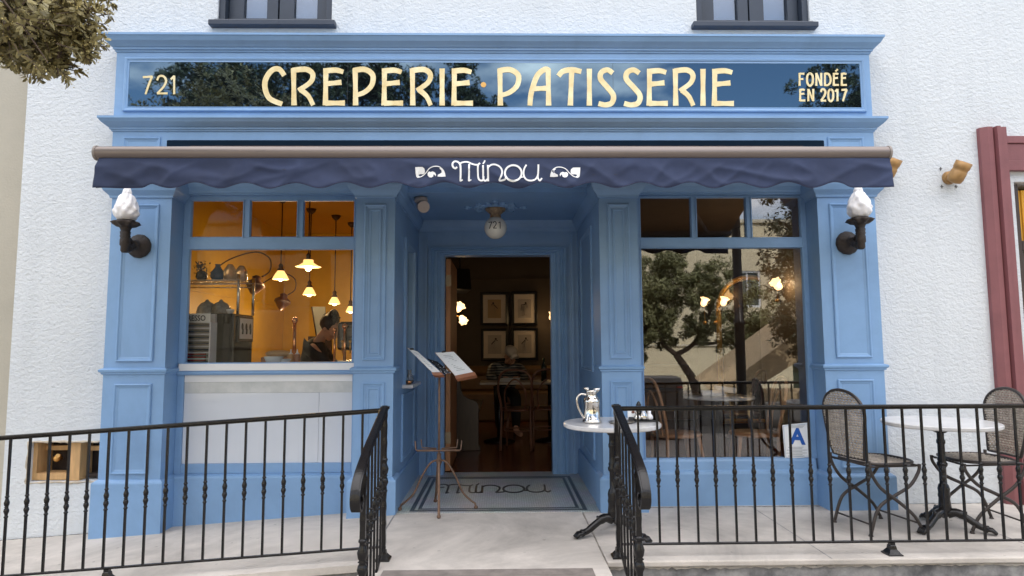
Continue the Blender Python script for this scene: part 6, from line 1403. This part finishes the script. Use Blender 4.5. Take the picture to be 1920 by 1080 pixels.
# lamp post
Y = -6.0; p = vat(1386, 600, Y)
t = thing('lamp_post', 'black street lamp post on the kerb behind the viewer', 'lamp post', (p.x, Y, -0.36))
m = MB(); m.lathe([(0.16, -0.36), (0.16, -0.15), (0.11, -0.05), (0.085, 0.0), (0.085, 1.55), (0.10, 1.57), (0.10, 1.62), (0.08, 1.65), (0.075, 3.6), (0.10, 3.65), (0.04, 3.75)], (p.x, Y, 0), 20); m.build('post', IRON, t)
m = MB(); m.lathe([(0.05, 3.751), (0.14, 3.9), (0.16, 4.15), (0.03, 4.3)], (p.x, Y, 0), 16); m.build('lantern', FROST, t)
# utility box and timber ramp seen in the glass
Y = -5.4
a_ = vat(1195, 700, Y); b_ = vat(1284, 740, Y)
t = thing('utility_box', 'dark grey rounded cabinet on the sidewalk behind the viewer', 'utility box', ((a_.x+b_.x)/2, Y-0.2, -0.35))
m = MB(); m.box(a_.x-0.3, b_.x, Y-0.5, Y, -0.349, vat(1240, 706, Y).z); m.build('cabinet', mat('dark_grey_plastic', (0.09, 0.085, 0.08), 0.4), t, bevel=0.10)
m = MB(); q = vat(1262, 717, Y); m.box(q.x-0.09, q.x+0.09, Y+0.001, Y+0.004, q.z-0.012, q.z+0.012); m.build('badge', WHITEP, t)
m = MB(); q = vat(1274, 726, Y); m.box(q.x-0.05, q.x+0.05, Y+0.001, Y+0.004, q.z-0.012, q.z+0.012); m.build('red_badge', mat('red_badge', (0.5, 0.05, 0.04), 0.5), t)
Y = -7.6
t = thing('timber_ramp', 'pale timber loading ramp propped up at a slant across the road', 'ramp', (vat(1420, 700, Y).x, Y, -0.5))
TIM = mat('pale_timber', (0.62, 0.46, 0.27), 0.6, var=0.25, vscale=3, stretch=(0.6, 8, 8))
q = [vat(1338, 738, Y), vat(1400, 738, Y), vat(1560, 640, Y), vat(1560, 575, Y)]
m = MB(); m.hexa([q[0], q[1], q[2], q[3]], (0, -1.3, 0.25)); m.build('sloping_deck', TIM, t, bevel=0.02)
m = MB(); a_ = vat(1400, 736, Y); b_ = vat(1620, 752, Y); m.box(min(a_.x, b_.x), max(a_.x, b_.x), Y-1.2, Y, b_.z, a_.z); m.build('platform', TIM, t, bevel=0.02)
for px in (1408, 1515, 1600):
    a_ = vat(px, 752, Y); m = MB(); m.box(a_.x-0.05, a_.x+0.05, Y-0.2, Y-0.1, -0.5, a_.z); m.box(a_.x-0.05, a_.x+0.05, Y-1.1, Y-1.0, -0.5, a_.z); m.build('leg', TIM, t)
a_ = vat(1590, 752, Y); b_ = vat(1590, 610, Y); m = MB(); m.box(a_.x-0.06, a_.x+0.06, Y-0.7, Y-0.6, a_.z, b_.z-0.05); m.build('prop', TIM, t)
# ---------------- near tree at upper left ----------------
rg = random.Random(21)
NL = mat('olive_leaves', (0.36, 0.30, 0.13), 0.5, col2=(0.22, 0.19, 0.08), vscale=6, island=0.40)
NF = mat('yellow_buds', (0.62, 0.52, 0.22), 0.7, var=0.2, vscale=30, island=0.3)
t = thing('olive_leaved_tree', 'olive leaved tree with yellowish buds hanging in at the top left', 'tree', (-3.9, -2.7, -0.6))
tb = MB(); q = catmull([(-3.9, -2.7, -0.6), (-3.85, -2.65, 0.6), (-3.95, -2.6, 1.8), (-3.6, -2.5, 2.8), (-3.2, -2.4, 3.5)], 6); tb.tube(q, [0.14-0.09*i/len(q) for i in range(len(q))], 12)
tb.tube(catmull([(-3.6, -2.5, 2.8), (-3.1, -2.35, 3.05), (-2.5, -2.25, 2.95), (-2.05, -2.2, 2.75)], 6), [0.05-0.035*i/18 for i in range(19)], 8)
tb.tube(catmull([(-3.2, -2.4, 3.5), (-2.8, -2.5, 3.7), (-2.3, -2.4, 3.5)], 6), 0.03, 8)
tb.build('trunk', BARK, t)
cr = MB(); bud = MB(); tw = MB()
def leaf(p, d, up, L_, W_):
    d = d.normalized(); s = d.cross(up)
    if s.length < 1e-4: return
    s = s.normalized(); nrm = s.cross(d)
    cr.add([p, p+d*L_*0.35+s*W_*0.42-nrm*L_*0.03, p+d*L_*0.75+s*W_*0.5-nrm*L_*0.05, p+d*L_-nrm*L_*0.15, p+d*L_*0.75-s*W_*0.5-nrm*L_*0.05, p+d*L_*0.35-s*W_*0.42-nrm*L_*0.03, p+d*L_*0.5+nrm*L_*0.0], [(0, 1, 2, 6), (6, 2, 3, 4), (0, 6, 4, 5)])
def rosette(p, d, k=1.0):
    tw.tube([p-d*0.07, p], [0.0025, 0.0015], 4, cap=False)
    n_ = rg.randint(7, 11)
    for i in range(n_):
        a = 2*math.pi*i*0.381; v = Vector((rg.gauss(0, 1), rg.gauss(0, 1), rg.gauss(0, 1))); s = (v-d*v.dot(d)).normalized(); back = i/n_
        leaf(p-d*0.05*back, (d*(0.9-0.9*back)+s*0.8), d, rg.uniform(.032, .050)*k, rg.uniform(.013, .018)*k)
    if rg.random() < 0.6:
        for _ in range(9):
            q_ = p+Vector((rg.gauss(0, .012), rg.gauss(0, .012), rg.gauss(0.004, .010))); r_ = rg.uniform(.0022, .0038)
            bud.add([q_+Vector(v)*r_ for v in ((1, 0, 0), (-1, 0, 0), (0, 1, 0), (0, -1, 0), (0, 0, 1), (0, 0, -1))], [(0, 2, 4), (2, 1, 4), (1, 3, 4), (3, 0, 4), (2, 0, 5), (1, 2, 5), (3, 1, 5), (0, 3, 5)])
CL = [(at(60, 20, -2.2), 0.20, 90), (at(10, 60, -2.3), 0.16, 60), (at(110, 50, -2.15), 0.155, 75), (at(150, 70, -2.2), 0.10, 40), (at(150, 20, -2.25), 0.12, 40), (at(60, 95, -2.1), 0.13, 55), (at(105, 112, -2.2), 0.10, 34), (at(10, 0, -2.4), 0.3, 90), (at(100, -80, -2.2), 0.28, 80), (at(-80, -40, -2.4), 0.35, 90), (at(160, 98, -2.2), 0.055, 14)]
for c, r_, n_ in CL:
    for _ in range(int(n_*1.35)):
        d = Vector((rg.gauss(0, 1), rg.gauss(-0.2, 1), rg.gauss(0, 1))).normalized(); rosette(c+d*r_*rg.uniform(.45, 1.02), (d+Vector((0, 0, .35))).normalized(), 0.86)
    for _ in range(5):
        d = Vector((rg.gauss(0, 1), rg.gauss(0, 1), rg.gauss(0, 1))).normalized(); tw.tube([c+Vector((-.12, 0, .14)), c+d*r_*0.4, c+d*r_*0.9], [0.007, 0.004, 0.002], 5, cap=False)
for (c, r_, n_) in [((-2.9, -2.5, 3.3), 0.7, 420), ((-3.6, -2.5, 3.5), 0.8, 380), ((-2.5, -2.5, 3.7), 0.5, 200), ((-3.2, -2.6, 4.0), 0.6, 240)]:
    for _ in range(n_):
        d = Vector((rg.gauss(0, 1), rg.gauss(0, 1), rg.gauss(0, 1))).normalized(); rosette(Vector(c)+d*r_*rg.uniform(.5, 1.0), (d+Vector((0, 0, .3))).normalized(), 1.5)
cr.build('crown', NL, t, merge=False); bud.build('flower_buds', NF, t, merge=False); tw.build('twigs', BARK, t, merge=False)
